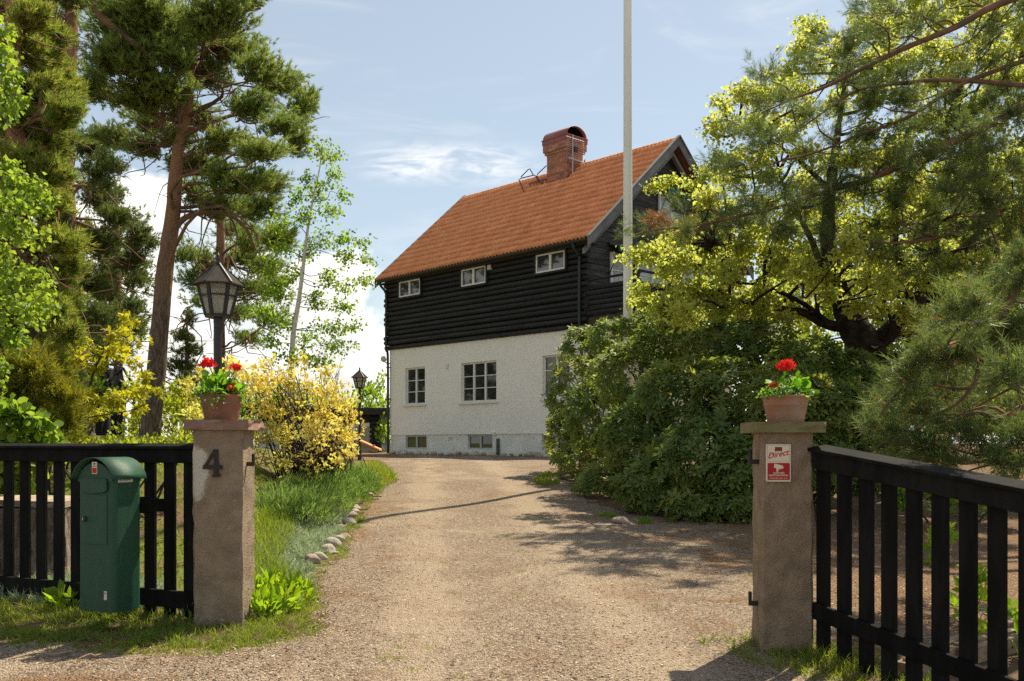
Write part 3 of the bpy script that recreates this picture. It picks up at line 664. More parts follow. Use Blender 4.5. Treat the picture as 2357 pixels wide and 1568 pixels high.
for x0 in (RX0-.035, RX1):
    for s in (-1, 1):
        e = A if s < 0 else Cq
        p = Vector((x0, e.y-.12*(-s), e.z-.12*.886)) if s < 0 else Vector((x0, e.y+.12, e.z-.106))
        p = Vector((x0, -.47, 5.89)) if s < 0 else Vector((x0, 7.67, 5.89)); q = Vector((x0, 3.6, 9.5))
        mb = MB(); d = Vector((0, 0, 1))
        V = [p+d*.13, q+d*.13, q-d*.16, p-d*.16]; V = [v for v in V]+[v+Vector((.034, 0, 0)) for v in V]
        mb.add(V, [(0,1,2,3),(7,6,5,4),(0,4,5,1),(2,6,7,3),(3,7,4,0),(1,5,6,2)]); mb.build('bargeboard', M['barge'], H, True)
        mb = MB(); V = [p+d*.16, q+d*.16, q+d*.135, p+d*.135]; x = Vector((-.03, 0, 0)); V = [v+x for v in V]+[v+Vector((.09, 0, 0)) for v in V]
        mb.add(V, [(0,1,2,3),(7,6,5,4),(0,4,5,1),(2,6,7,3),(3,7,4,0),(1,5,6,2)]); mb.build('verge_cap', M['barge'], H, True)
        if x0 > 1:
            mb = MB(); V = [p+Vector((-.28, .10*(1 if s < 0 else -1), -.15)), q+Vector((-.28, 0, -.28)), q+Vector((-.28, 0, -.42)), p+Vector((-.28, .10*(1 if s < 0 else -1), -.29))]
            V = V+[v+Vector((.10, 0, 0)) for v in V]; mb.add(V, [(0,1,2,3),(7,6,5,4),(0,4,5,1),(2,6,7,3),(3,7,4,0),(1,5,6,2)]); mb.build('verge_rafter', M['barge'], H, True)
# soffit closure at the front eave
MB().box((RX0+.01, -.34, 5.86), (RX1-.01, -.02, 5.9)).build('soffit', M['log'], H, True)
mb = MB(); prof = [(-.07*math.cos(PI*k/8), -.07*math.sin(PI*k/8)) for k in range(9)]+[(.06*math.cos(PI*k/8), -.06*math.sin(PI*k/8)) for k in range(9)]
V = [(x, -.43+a, 5.985+b) for x in (RX0-.02, RX1-.03) for a, b in prof]; nn = len(prof)
mb.add(V, [(k, nn+k, nn+(k+1)%nn, (k+1)%nn) for k in range(nn)]+[tuple(range(nn)), tuple(range(nn, 2*nn))[::-1]]); mb.build('gutter', M['darkmetal'], H, True)
for xx in (.02, HW-.07):
    pts = smooth_path([(xx, -.43, 5.93), (xx, -.40, 5.80), (xx, -.20, 5.62), (xx, -.17, 5.45), (xx, -.17, 3.7), (xx, -.10, 3.4), (xx, -.09, 1.5), (xx, -.09, .02)], 4)
    dp = MB().tube(pts, .042, 8).build('downpipe', M['darkmetal'], H, True, smooth=True)
    for z in (.5, 1.9, 3.0): MB().box((xx-.055, -.14, z-.012), (xx+.055, .01, z+.012)).build('bracket', M['darkmetal'], dp, True)
# chimney
CX0, CX1, CY0, CY1 = 4.80, 5.72, 2.90, 3.66
core = MB().box((CX0+.008, CY0+.008, 8.4), (CX1-.008, CY1-.008, 10.28)); core.box((CX0-.05, CY0-.05, 9.925), (CX1+.05, CY1+.05, 10.0)).box((CX0-.09, CY0-.09, 10.01), (CX1+.09, CY1+.09, 10.29))
ch = core.build('chimney', M['mortar'], H, True)
bL, bW, bH, jt = .25, .12, .065, .012
brick_me = {}
def brick(x, y, z, lx, ly, lz=bH):
    key = (round(lx, 3), round(ly, 3), round(lz, 3))
    if key not in brick_me:
        b = MB().box((-lx/2, -ly/2, -lz/2), (lx/2, ly/2, lz/2)); me = bpy.data.meshes.new('brick'); me.from_pydata(b.v, [], b.f); me.update(); me.materials.append(M['brick']); brick_me[key] = me
    o = share('brick', brick_me[key], ch); o.location = (x, y, z); o.rotation_euler = (0, 0, random.uniform(-.006, .006))
def course(x0, x1, y0, y1, z, odd, faces=('f', 'r', 'l'), lz=bH):
    n = max(2, int(round((x1-x0)/(bL+jt)))); w = (x1-x0-(n-1)*jt)/n
    cuts = [x0+i*(w+jt) for i in range(n)]
    segs = [(c, c+w) for c in cuts] if not odd else [(x0, x0+w*.5)]+[(x0+w*.5+jt+i*(w+jt), x0+w*.5+jt+i*(w+jt)+w) for i in range(n-1)]+[(x1-w*.5+jt, x1)]
    for a, b in segs: brick((a+b)/2, y0+.055+random.uniform(-.004, .004), z, b-a, .11, lz)
    n = max(2, int(round((y1-y0-.13)/(bL+jt)))); w = (y1-y0-.122-(n-1)*jt)/n
    for i in range(n):
        a = y0+.122+i*(w+jt)
        for xx in (x1-.055, x0+.055): brick(xx+random.uniform(-.003, .003), a+w/2, z, .11, w, lz)
z = 9.10; i = 0
while z+bH/2 < 9.92: course(CX0, CX1, CY0, CY1, z, i % 2); z += bH+jt; i += 1
for z, e in ((9.962, .055), (10.048, .095), (10.128, .095), (10.208, .095)): course(CX0-e, CX1+e, CY0-e, CY1+e, z, i % 2); i += 1
mb = MB(); e = .115
mb.box((CX0-e, CY0-e, 10.255), (CX1+e, CY1+e, 10.40)); mb.box((CX0-e-.02, CY0-e-.02, 10.40), (CX1+e+.02, CY1+e+.02, 10.425)); mb.build('chimney_band', M['redmetal'], ch, True, bevel=.006)
n = 14; ym = (CY0+CY1)/2; R = (CY1-CY0)/2+.10; V = []
for rr in (1.0, .965):
    for xx in (CX0-.09, CX1+.09):
        for k in range(n+1): a = PI*k/n; V.append((xx, ym-R*rr*math.cos(a), 10.425+.34*rr*math.sin(a)))
q = n+1; Fv = [(k, q+k, q+k+1, k+1) for k in range(n)]+[(2*q+k+1, 3*q+k+1, 3*q+k, 2*q+k) for k in range(n)]+[(q+k, 3*q+k, 3*q+k+1, q+k+1) for k in range(n)]+[(k+1, 2*q+k+1, 2*q+k, k) for k in range(n)]
MB().add(V, Fv).build('chimney_hood', M['redmetal'], ch, True, smooth=True)
MB().box((CX0+.02, CY0+.05, 10.425), (CX1-.02, CY1-.05, 10.44)).build('flue_opening', mat('flue_black', (.006, .006, .006), None, rough=1), ch, True)  # flat black slab across the chimney crown
MB().add([(CX1-.02, ym-R*.95*math.cos(PI*k/n), 10.426+.33*math.sin(PI*k/n)) for k in range(n+1)], [tuple(range(n+1))]).build('hood_shade_sheet', mat('hood_shade_black', (.004, .004, .004), None, rough=1, spec=0), ch, True)  # black sheet across the hood's open end, standing in for its shaded inside
mb = MB(); zf = lambda y: 6.0+(y+.35)*.886+.05
mb.box((CX0-.02, CY0-.02, 8.8), (CX1+.02, CY0+.1, 9.07)); mb.box((CX0-.25, CY0-.22, zf(CY0-.22)-.02), (CX1+.1, CY0-.0, zf(CY0-.22)+.02))
for xx in (CX1+.004, CX0-.022): mb.add([(xx,CY0-.02,8.78),(xx,CY1+.1,9.4),(xx,CY1+.1,9.80),(xx,CY1-.06,9.62),(xx,CY0-.02,9.07)]+[(xx+.018,CY0-.02,8.78),(xx+.018,CY1+.1,9.4),(xx+.018,CY1+.1,9.80),(xx+.018,CY1-.06,9.62),(xx+.018,CY0-.02,9.07)], [(0,1,2,3,4),(9,8,7,6,5),(0,5,6,1),(4,3,8,9),(3,2,7,8),(2,1,6,7)])
mb.build('flashing', M['redmetal'], ch, True)
# roof furniture
mb = MB(); mb.box((-.42, -.17, 0), (.42, .17, .16)); o = mb.build('roof_hatch_box', M['redmetal'], roof, True, bevel=.01); o.location = (4.28, 3.15, 9.10); o.rotation_euler = (PITCH*.25, 0, 0)
fr_ = MB(); fr_.box((-.2, -.17, 0), (-.15, .17, .05)).box((.15, -.17, 0), (.2, .17, .05)).box((-.15, -.17, 0), (.15, -.12, .05)).box((-.15, .12, 0), (.15, .17, .05)); o = fr_.build('skylight', M['white'], roof, True); o.location = (5.3, 2.0, 8.14); o.rotation_euler = (PITCH, 0, 0)
pn = MB().box((-.15, -.12, .0), (.15, .12, .025)).build('pane', M['glass'], roof, True); pn.location = o.location; pn.rotation_euler = o.rotation_euler
def roofpt(dx, dy, D=32.6): return tuple(HM.inverted() @ Vector(P(dx, dy, D)))
c1 = lambda x, y: ((1150+x*.5091)*.7258, (350+y*.5091)*.7258)
for i, pts in enumerate(([(1005,512),(972,432),(985,424),(1068,404),(1078,410),(1112,484)], [(985,416),(1030,370),(1040,365),(1062,404)], [(1143,346),(1090,396),(1084,410),(1128,474)])):
    MB().tube([roofpt(*c1(*p), D=32.9-.1*i) for p in pts], .018, 6).build('roof_rail', M['iron'], roof, True)
# small fittings on the facade
MB().box((5.24, -.19, 5.70), (5.40, -.1, 5.86)).build('vent', M['sticker'], H, True, bevel=.01)
MB().box((3.08, -.03, 2.80), (3.19, .02, 2.96)).build('vent', M['plinth'], H, True, bevel=.01)
MB().box((5.52, -.06, .02), (5.59, .05, .52)).build('cable_duct', M['padgrey'], H, True, bevel=.01)
MB().box((5.32, -.05, .63), (5.43, .03, .73)).build('socket', M['plinth'], H, True, bevel=.01)
mb = MB(); mb.tube([(3.3, .04, .53), (3.3, -.08, .53), (3.3, -.11, .46)], .016, 6); mb.tube([(3.24, -.05, .57), (3.36, -.05, .57)], .01, 5); mb.tube([(3.3, -.05, .53), (3.3, -.05, .57)], .01, 5); mb.build('garden_tap', M['alu'], H, True)
mb = MB(); mb.tube([(-.02, .08, 3.15), (-.14, -.02, 3.16), (-.2, -.08, 3.22)], .02, 6); wl = mb.build('wall_lamp', M['lampblack'], H, True)
MB().lathe([(.02, 0), (.09, .04), (.11, .12), (.08, .2), (.02, .23)], 12, (-.22, -.1, 3.2)).build('lamp_globe', M['polewhite'], wl, True, smooth=True)
# balcony
bx0, bx1 = HW+.07, HW+1.92
mb = MB(); mb.box((bx0, -.02, 3.68), (bx1, HD+.05, 3.88)); bal = mb.build('balcony', mat('balcony_beam', (.085, .06, .042), (.06, .045, .033), 5, .8, .3, 20), H, True)
for k in range(6):
    zz = 3.92+k*.14
    MB().tube([(bx0-.05, -.03, zz+.07), (bx1+.05, -.03, zz+.07)], .074, 8).build('log', M['log'], bal, True)
    MB().tube([(bx1, -.1, zz+.0), (bx1, HD+.1, zz+.0)], .074, 8).build('log', M['log'], bal, True)
mb = MB(); mb.bar((bx0, -.03, 4.92), (bx1+.06, -.03, 4.92), .09, .05); mb.bar((bx1+.0, -.08, 4.97), (bx1+.0, HD+.1, 4.97), .09, .05); mb.build('handrail', M['log'], bal, True)
for (x, y) in ((bx0+.06, -.03), (bx1-.02, -.03), (bx1, 2.4), (bx1, 4.8), (bx1, HD)): MB().box((x-.04, y-.04, 3.9), (x+.04, y+.04, 4.9)).build('post', M['log'], bal, True)
MB().box((bx1-.1, .1, -.4), (bx1+.05, .25, 3.7)).box((bx1-.1, HD-.2, -.4), (bx1+.05, HD-.05, 3.7)).build('support_post', M['log'], bal, True)

# television aerial on the chimney
t = thing('television_aerial', 'pale comb shaped television aerial on a thin mast beside the chimney', 'aerial', HM @ Vector((5.86, 3.02, 8.9)), H_RZ)
MB().tube([(0, 0, -.08), (0, 0, 1.52)], .02, 6).build('mast', M['alu'], t, True)
MB().tube([(0, .02, .3), (.03, .25, .1), (.0, .05, -.1)], .008, 4).build('cable', M['polewhite'], t, True)
for k in range(13): MB().tube([(.02, -.32, .62+k*.065), (.02, .52, .62+k*.065)], .0055, 5).build('element', M['alu'], t, True)
MB().box((-.02, .06, 1.0), (.05, .2, 1.14)).build('junction_box', M['darkmetal'], t, True)
MB().tube([(.03, -.2, .72), (.03, .5, .70)], .02, 6).build('boom', M['polewhite'], t, True)

# shed beyond the yard, shelter beside it
def shed():
    t = thing('garden_shed', 'low shed with dark flat roof and pale wall behind the yellow shrub', 'shed', (-6.6, 38.5, 1.25))
    q = lambda a, b, n, m: MB().box(a, b).build(n, m, t, True, bevel=.01)
    q((-3.4, 0, -.3), (1.0, 3, 1.15), 'wall', M['plaster'])
    q((-3.4, .02, 1.153), (1.0, 3, 1.48), 'upper_wall', M['log'])
    for k in range(9): MB().tube([(1.0, .02, -.1+k*.18), (1.42, .02, -.1+k*.18)], .095, 8).build('log', M['log'], t, True)
    q((1.02, .06, -.3), (1.45, 3, 1.5), 'side_wall', M['log'])
    q((-3.7, -.5, 1.5), (1.95, 3.4, 1.66), 'roof', mat('mossy_felt', (.07, .065, .04), (.12, .12, .05), 5, .95)); q((-3.72, -.54, 1.46), (1.98, -.5, 1.72), 'fascia', M['log'])
    for x in (-.35, .45): q((x, -.04, -.2), (x+.62, -.006, 1.0), 'shutter', mat('grey_shutter', (.42, .41, .37), (.36, .35, .32), 6, .8))
shed()
t = thing('tiled_shelter', 'tiny timber shelter with sloping red roof at the house corner', 'shelter', (-5.35, 36.6, 1.25))
MB().add([(-.5,-.3,.55),(.42,-.3,.13),(.42,.4,.13),(-.5,.4,.55),(-.5,-.3,.49),(.42,-.3,.07),(.42,.4,.07),(-.5,.4,.49)], [(0,1,2,3),(7,6,5,4),(0,4,5,1),(1,5,6,2),(3,2,6,7),(0,3,7,4)]).build('roof', M['tile'], t, True)
MB().add([(-.5,-.27,.48),(.36,-.27,.09),(.36,-.27,-.07),(-.5,-.27,.3),(-.5,-.23,.48),(.36,-.23,.09),(.36,-.23,-.07),(-.5,-.23,.3)], [(0,1,2,3),(7,6,5,4),(0,4,5,1),(2,6,7,3),(1,5,6,2),(0,3,7,4)]).build('side_board', M['timber'], t, True)
for x in (-.4, .15): MB().box((x, -.2, -.1), (x+.08, -.12, .3)).build('post', M['timber'], t, True)

# ------------------------------------------------------------------ gate posts
def patch_concrete():
    def ex(T, v, col):
        tc = T.n('ShaderNodeTexCoord'); sp = T.n('ShaderNodeSeparateXYZ'); T.l(tc.outputs['Object'], sp.inputs[0]); n_ = T.noise(tc.outputs['Object'], 9, 5, .6)
        dx = T.math('MULTIPLY', T.math('SUBTRACT', sp.outputs[0], -.16), 9.0); dz = T.math('MULTIPLY', T.math('SUBTRACT', sp.outputs[2], 1.09), 4.8)
        r = T.math('SQRT', T.math('ADD', T.math('MULTIPLY', dx, dx), T.math('MULTIPLY', dz, dz)))
        f = T.mapr(T.math('ADD', r, T.math('MULTIPLY', T.math('SUBTRACT', n_, .5), 1.1)), .78, 1.02, 1.0, 0.0)
        col = T.mix(f, col, (.60, .55, .46))
        chips = T.mapr(T.noise(tc.outputs['Object'], 16, 3, .5), .70, .73)
        return T.mix(T.math('MULTIPLY', chips, .7), col, (.46, .41, .33))
    return mat('patched_concrete', (.36, .275, .19), (.24, .185, .13), 6, .92, 1.0, 60, .15, lo=.3, hi=.7, extra=ex)
def rough_block(w, d, z0, z1, amp, nz=14, seed=1, taper=0.0):
    """square shaft with slightly worn, uneven faces and softened corners"""
    r = np.random.default_rng(seed); k = 6; V = []
    zs = np.linspace(z0, z1, nz)
    ring = []
    c = .014
    for a, b in (((-1,-1),(1,-1)), ((1,-1),(1,1)), ((1,1),(-1,1)), ((-1,1),(-1,-1))):
        for t in np.linspace(c/w*1.2, 1-c/w*1.2, k): ring.append((a[0]+(b[0]-a[0])*t, a[1]+(b[1]-a[1])*t))
    n = len(ring)
    for z in zs:
        f = 1-taper*(z-z0)/(z1-z0)
        for x, y in ring: V.append((x*w/2*f+r.normal()*amp, y*d/2*f+r.normal()*amp, z+r.normal()*amp*(0 if z in (zs[0], zs[-1]) else 1)))
    F = [(i*n+j, i*n+(j+1) % n, (i+1)*n+(j+1) % n, (i+1)*n+j) for i in range(nz-1) for j in range(n)]+[tuple(range(n))[::-1], tuple(range(len(V)-n, len(V)))]
    return MB().add(V, F)
LP = thing('gate_post', 'square concrete gate post with house number and red stone cap, left of the driveway', 'gate post', (-2.08, 7.075, .30))
rough_block(.348, .348, -.35, 1.392, .0036, 22, 3).build('shaft', patch_concrete(), LP, True)
rough_block(.46, .45, 1.393, 1.464, .006, 4, 5).build('capstone', M['capstone'], LP, True)
# numeral 4: stem with foot, bar and slope
mb = MB(); fy = -.174
def slab(poly, th=[.0140, .0132, .0136, .0128]): mb.prism(poly, th.pop(0), Matrix.Translation((-.098, fy-.001, 1.066)) @ Matrix.Rotation(PI/2, 4, 'X'))
slab([(.078, 0), (.107, 0), (.107, .19), (.078, .19)]); slab([(.066, -.004), (.121, -.004), (.121, .014), (.066, .014)])
slab([(0, .05), (.136, .05), (.136, .079), (0, .079)]); slab([(-.004, .058), (.02, .062), (.092, .172), (.086, .19), (.079, .192)])
num = mb.build('house_number', M['iron'], LP, True)
def hinge(parent, x, z, s, name='hinge_pin'):
    mb = MB(); mb.bar((x-s*.03, -.06, z), (x+s*.055, -.06, z), .028, .03); mb.tube([(x+s*.05, -.06, z-.014), (x+s*.05, -.06, z+.075)], .012, 8); mb.build(name, M['iron'], parent, True, bevel=.003)
hinge(LP, .174, 1.15, 1)
RPo = thing('gate_post', 'square concrete gate post with alarm sign and mossy cap, right of the driveway', 'gate post', (1.75, 6.335, .27), -.07)
rough_block(.33, .34, -.4, 1.395, .0036, 22, 7, .03).build('shaft', M['concrete'], RPo, True)
rough_block(.46, .45, 1.396, 1.463, .005, 4, 9).build('capstone', M['capstone2'], RPo, True)
hinge(RPo, -.165, 1.21, -1); hinge(RPo, -.165, .30, -1)
# alarm sign on the right post
sg = thing('alarm_sign', 'cream and red alarm sign with camera picture on the right gate post', 'sign', RPo.location, -.07)
SX0, SZ0, SWd, SHt = -.137, 1.087, .155, .236; sy = -.170-.004
MB().box((SX0, sy-.003, SZ0), (SX0+SWd, sy, SZ0+SHt)).build('panel', M['signwhite'], sg, True)
def rrect(x0, z0, x1, z1, r, y, h, n=4):
    pts = []
    for cx, cz, a0 in ((x1-r, z1-r, 0), (x0+r, z1-r, 90), (x0+r, z0+r, 180), (x1-r, z0+r, 270)):
        for k in range(n+1): a = math.radians(a0+90*k/n); pts.append((cx+r*math.cos(a), cz+r*math.sin(a)))
    return MB().prism(pts, h, Matrix.Translation((0, y, 0)) @ Matrix.Rotation(PI/2, 4, 'X'))
u_ = SWd/760.0
sx = lambda p: SX0+(p-160)*u_
sz = lambda p: SZ0+SHt-(p-185)*u_
rrect(sx(212), sz(1290), sx(888), sz(765), .006, sy-.003, .0008).build('red_field', M['signred'], sg, True)
fr1 = rrect(sx(205), sz(712), sx(888), sz(215), .007, sy-.003, .0004).build('border_line', M['capstone'], sg, True)
rrect(sx(213), sz(704), sx(880), sz(223), .0065, sy-.0032, .0006).build('cream_field', M['signwhite'], sg, True)
MB().box((sx(437), sy-.0048, sz(405)), (sx(652), sy-.0036, sz(275))).build('logo_plate', M['signdark'], sg, True)
for px in (475, 545, 615): MB().lathe([(30*u_, 0), (30*u_, .0005)], 14).build('logo_dot', M['signred'], sg, True).matrix_local = Matrix.Translation((sx(px), sy-.0048, sz(320))) @ Matrix.Rotation(PI/2, 4, 'X')
def stext(body, px, pz, size, m, **kw): return text('lettering', body, size, sg, Matrix.Translation((sx(px), sy-.0046, sz(pz))) @ Matrix.Rotation(kw.pop('rot', 0), 4, 'Y') @ Matrix.Rotation(PI/2, 4, 'X'), m, **kw)
stext('SECURITAS', 545, 393, .0068, M['signwhite'], sx=.8)
stext('Direct', 530, 575, .050, M['signred'], shear=.45, bold=.0006, rot=-.2)
MB().add([(sx(a), sy-.0045, sz(b)) for a, b in ((275,525),(400,470),(395,485),(280,540))]+[(sx(a), sy-.0045, sz(b)) for a, b in ((700,430),(820,400),(815,412),(705,445))], [(0,1,2,3), (4,5,6,7)]).build('lettering_stroke', M['signred'], sg, True)
MB().add([(sx(a), sy-.0046, sz(b)) for a, b in ((425,785),(680,845),(610,965),(395,905))]+[(sx(a), sy-.0046, sz(b)) for a, b in ((672,868),(698,880),(682,950),(632,925))]+[(sx(a), sy-.0046, sz(b)) for a, b in ((470,925),(545,945),(540,1032),(488,1030))], [(0,3,2,1),(4,7,6,5),(8,11,10,9)]).build('camera_picture', M['signwhite'], sg, True)
stext('LARM MED', 550, 1097, .0145, M['signwhite'], bold=.0004); stext('BILDÖVERFÖRING', 545, 1172, .0145, M['signwhite'], bold=.0004); stext('LARMCENTRAL 020-7 28 365', 548, 1252, .0098, M['signwhite'], bold=.0002, sx=.93)
for px, pz in ((185, 210), (893, 210), (187, 1315), (893, 1315)): MB().lathe([(.0022, 0), (.0018, .0012)], 8).build('screw', M['iron'], sg, True).matrix_local = Matrix.Translation((sx(px), sy-.003, sz(pz))) @ Matrix.Rotation(PI/2, 4, 'X')

# ------------------------------------------------------------------ fences
def fence(name, label, loc, rz, x0, x1, slope, top, rail_h, low0, low1, foot, spacing, pw, joint=None):
    t = thing(name, label, 'fence', loc, rz); zo = lambda x: slope*x
    def plank(a, b, y0, y1, z0, z1, nm, bev=.006):
        V = [(a,y0,z0+zo(a)),(b,y0,z0+zo(b)),(b,y1,z0+zo(b)),(a,y1,z0+zo(a)),(a,y0,z1+zo(a)),(b,y0,z1+zo(b)),(b,y1,z1+zo(b)),(a,y1,z1+zo(a))]
        return MB().add(V, [(0,3,2,1),(4,5,6,7),(0,1,5,4),(1,2,6,5),(2,3,7,6),(3,0,4,7)]).build(nm, M['fence'], t, True, bevel=bev)
    plank(x0, x1, -.038, .0, top-rail_h, top-.028, 'top_rail'); plank(x0, x1, -.036, .0, low0, low1, 'bottom_rail')
    a, b = x0, x1
    V = [(a,-.062,top-.03+zo(a)),(b,-.062,top-.03+zo(b)),(b,.095,top-.012+zo(b)),(a,.095,top-.012+zo(a)),(a,-.062,top-.006+zo(a)),(b,-.062,top-.006+zo(b)),(b,.095,top+.014+zo(b)),(a,.095,top+.014+zo(a))]
    MB().add(V, [(0,3,2,1),(4,5,6,7),(0,1,5,4),(1,2,6,5),(2,3,7,6),(3,0,4,7)]).build('cap_board', M['fence'], t, True, bevel=.006)
    x = x1-.045-pw if x1 < .1 else x0+.012
    while x0 <= x and x+pw < x1:
        zt = top-.04+zo(x+pw/2); zb = foot+zo(x+pw/2)+random.uniform(-.015, .02)
        MB().box((x, .004, zb), (x+pw, .036, zt)).build('picket', M['fence'], t, True, bevel=.005)
        x += (-1 if x1 < .1 else 1)*(spacing+random.uniform(-.004, .004))
    for xx in (x0+.03, x1-.03):
        for zz in (top-rail_h/2-.02, (low0+low1)/2): mb = MB().lathe([(.009, 0), (.006, .005)], 8); mb.build('bolt', M['fence'], t, True).matrix_local = Matrix.Translation((xx, -.038, zz+zo(xx))) @ Matrix.Rotation(PI/2, 4, 'X')
    return t
LRZ = math.atan2(-.425, .905)
fence('picket_fence', 'black picket fence behind the green letterbox, left of the driveway', (-2.25, 7.02, 0), LRZ, -5.6, -.005, 0.0, 1.585, .13, .405, .53, .33, .189, .098)
fence('picket_fence', 'black picket fence sloping down towards the road, right of the driveway', (1.915, 6.2, 0), math.atan2(-.90, .435), .0, 3.4, -.13, 1.578, .135, .495, .60, .26, .176, .100)

# ------------------------------------------------------------------ letterbox
mw, md = .34, .25; e_ = Vector((.905, -.425, 0)); n_ = Vector((.425, .905, 0)); cpos = Vector((-2.70, 6.63, .446))-e_*(mw/2)+n_*(md/2)
LB = thing('letterbox', 'dark green metal letterbox with rounded lid in front of the left fence', 'letterbox', cpos, LRZ)
rr = .035; prof = []
for sx_, sy_, a0 in ((1, -1, 270), (1, 1, 0), (-1, 1, 90), (-1, -1, 180)):
    for k in range(5): a = math.radians(a0+90*k/4); prof.append((sx_*(mw/2-rr)+rr*math.cos(a), sy_*(md/2-rr)+rr*math.sin(a)))
MB().prism(prof, .965).build('body', M['mailgreen'], LB, True, smooth=False)
n = 16; V = []
for inner in (0, 1):
    for yy in (-md/2-.035, md/2+.02):
        for k in range(n+1):
            a = PI*(.09+.82*k/n); R = .222-inner*.006; V.append((-R*math.cos(a)*.93, yy, .88+R*.93*math.sin(a)-.03))
q = n+1; F = [(k, k+1, q+k+1, q+k) for k in range(n)]+[(2*q+k+1, 2*q+k, 3*q+k, 3*q+k+1) for k in range(n)]+[(k+1, k, 2*q+k, 2*q+k+1) for k in range(n)]+[(q+k, q+k+1, 3*q+k+1, 3*q+k) for k in range(n)]+[(0, q, 3*q, 2*q), (n, 2*q+n, 3*q+n, q+n)]
lid = MB().add(V, F).build('lid', M['mailgreen'], LB, True, smooth=True)
V = [(-.20*math.cos(PI*(.1+.8*k/12))*.88, 0, .86+.205*.93*math.sin(PI*(.1+.8*k/12))-.03) for k in range(13)]
for yy in (-md/2-.004, md/2-.006): MB().add([(x, yy, z) for x, _, z in V]+[(x, yy+.01, z) for x, _, z in V], [tuple(range(13)), tuple(range(25, 12, -1))]+[(k+1, k, 13+k, 14+k) for k in range(12)]).build('lid_gable', M['mailgreen'], LB, True)
fl = [(-.128, .05), (.108, .05), (.118, .04), (.118, -.03), (.09, -.045), (.0, -.053), (-.09, -.045), (-.128, -.03)]
MB().prism(fl, .016, Matrix.Translation((0, -md/2-.002, .862)) @ Matrix.Rotation(PI/2, 4, 'X')).build('mail_flap', M['mailgreen'], LB, True, bevel=.004)
MB().box((-.125, -md/2-.005, .46), (.11, -md/2+.01, .80)).build('door', M['mailgreen'], LB, True, bevel=.002)
mb = MB(); mb.lathe([(.020, 0), (.020, .012), (.014, .016)], 14); lk = mb.build('lock', M['lampblack'], LB, True); lk.matrix_local = Matrix.Translation((-.098, -md/2-.005, .632)) @ Matrix.Rotation(PI/2, 4, 'X')
MB().box((-.003, -.009, .0165), (.003, .009, .0195)).build('keyhole_plate', M['alu'], lk, True)
st = MB().box((-.028, -md/2-.0062, .943), (.020, -md/2-.0045, 1.025)).build('warning_sticker', M['signwhite'], LB, True)
MB().box((-.024, -md/2-.0072, .948), (.016, -md/2-.0064, .984)).build('sticker_red', M['signred'], st, True); MB().box((-.012, -md/2-.0072, 1.006), (.004, -md/2-.0064, 1.018)).build('sticker_logo', M['signdark'], st, True)
text('lettering', 'Direct', .016, st, Matrix.Translation((-.004, -md/2-.0066, .991)) @ Matrix.Rotation(-.15, 4, 'Y') @ Matrix.Rotation(PI/2, 4, 'X'), M['signred'], shear=.4)
st = MB().box((mw/2+.0008, -.09, .885), (mw/2+.0022, .04, .92)).build('name_sticker', M['sticker'], LB, True)
text('lettering', 'middagsfrid', .022, st, Matrix.Translation((mw/2+.0026, -.03, .897)) @ Matrix.Rotation(PI/2, 4, 'Z') @ Matrix.Rotation(PI/2, 4, 'X'), M['greytext'])
st = MB().box((.08, -md/2-.0022, .085), (.108, -md/2-.0004, .145)).build('small_sticker', M['sticker'], LB, True)
text('lettering', 'Berg', .013, st, Matrix.Translation((.094, -md/2-.0028, .128)) @ Matrix.Rotation(PI/2, 4, 'X'), M['greytext'])
MB().box((.06, md/2+.001, .66), (.16, md/2+.13, .77)).box((-.10, md/2+.001, .66), (-.02, md/2+.13, .77)).box((.161, md/2+.03, .67), (.255, md/2+.125, .76)).build('wooden_bracket', M['fence'], LB, True)

# ------------------------------------------------------------------ flower pots
def pot(label, loc, R, h, m):
    t = thing('flower_pot', label, 'flower pot', loc)
    MB().lathe([(R*.72, 0), (R*.74, .004), (R*.80, h*.3), (R*.875, h*.62), (R*.90, h*.64), (R*.905, h*.69), (R*.885, h*.71), (R*.93, h*.88), (R*.985, h*.93), (R, h*.96), (R*.99, h), (R*.93, h*1.005), (R*.90, h*.97), (R*.86, h*.80)], 36, caps=False).add([(0, 0, .001)], []).build('pot', m, t, True, smooth=True)
    MB().lathe([(R*.875, h*.84), (R*.5, h*.87), (.01, h*.88)], 24).build('soil', M['soil'], t, True, smooth=True)
    return t
p1 = (-2.10, 7.07, 1.765); p2 = (1.775, 6.345, 1.734)
pot('terracotta pot of red geraniums on the numbered left gate post', p1, .160, .182, M['terracotta'])
pot('pale limed terracotta pot with one red bloom on the right gate post', p2, .156, .172, M['terracotta2'])
DISC = (np.array([(0,0,0)]+[(.5*math.sin(a)*(1+.08*math.cos(5*a)), .5-.5*math.cos(a), .10+.03*math.cos(4*a)) for a in np.linspace(.5, 2*PI-.5, 9)]), np.array([(0, i+1, i+2) for i in range(8)]))
def bloom(name, m, c, R, n, parent, flat=.75, size=.02):
    d = rdirs(n); d[:, 2] = np.abs(d[:, 2])*flat-.1; pos = np.array(c)+d*R*(.75+.3*rng.random((n, 1)))
    v, f = scatter(LEAF2[0]*[1.5, 1, 1], LEAF2[1], pos, frame_y(rdirs(n)*.8+np.array([0, 0, .2]), d), size*(.8+.5*rng.random(n)))
    return mesh_np(name, v, f, m, parent, np.repeat(rng.random(n), 2))
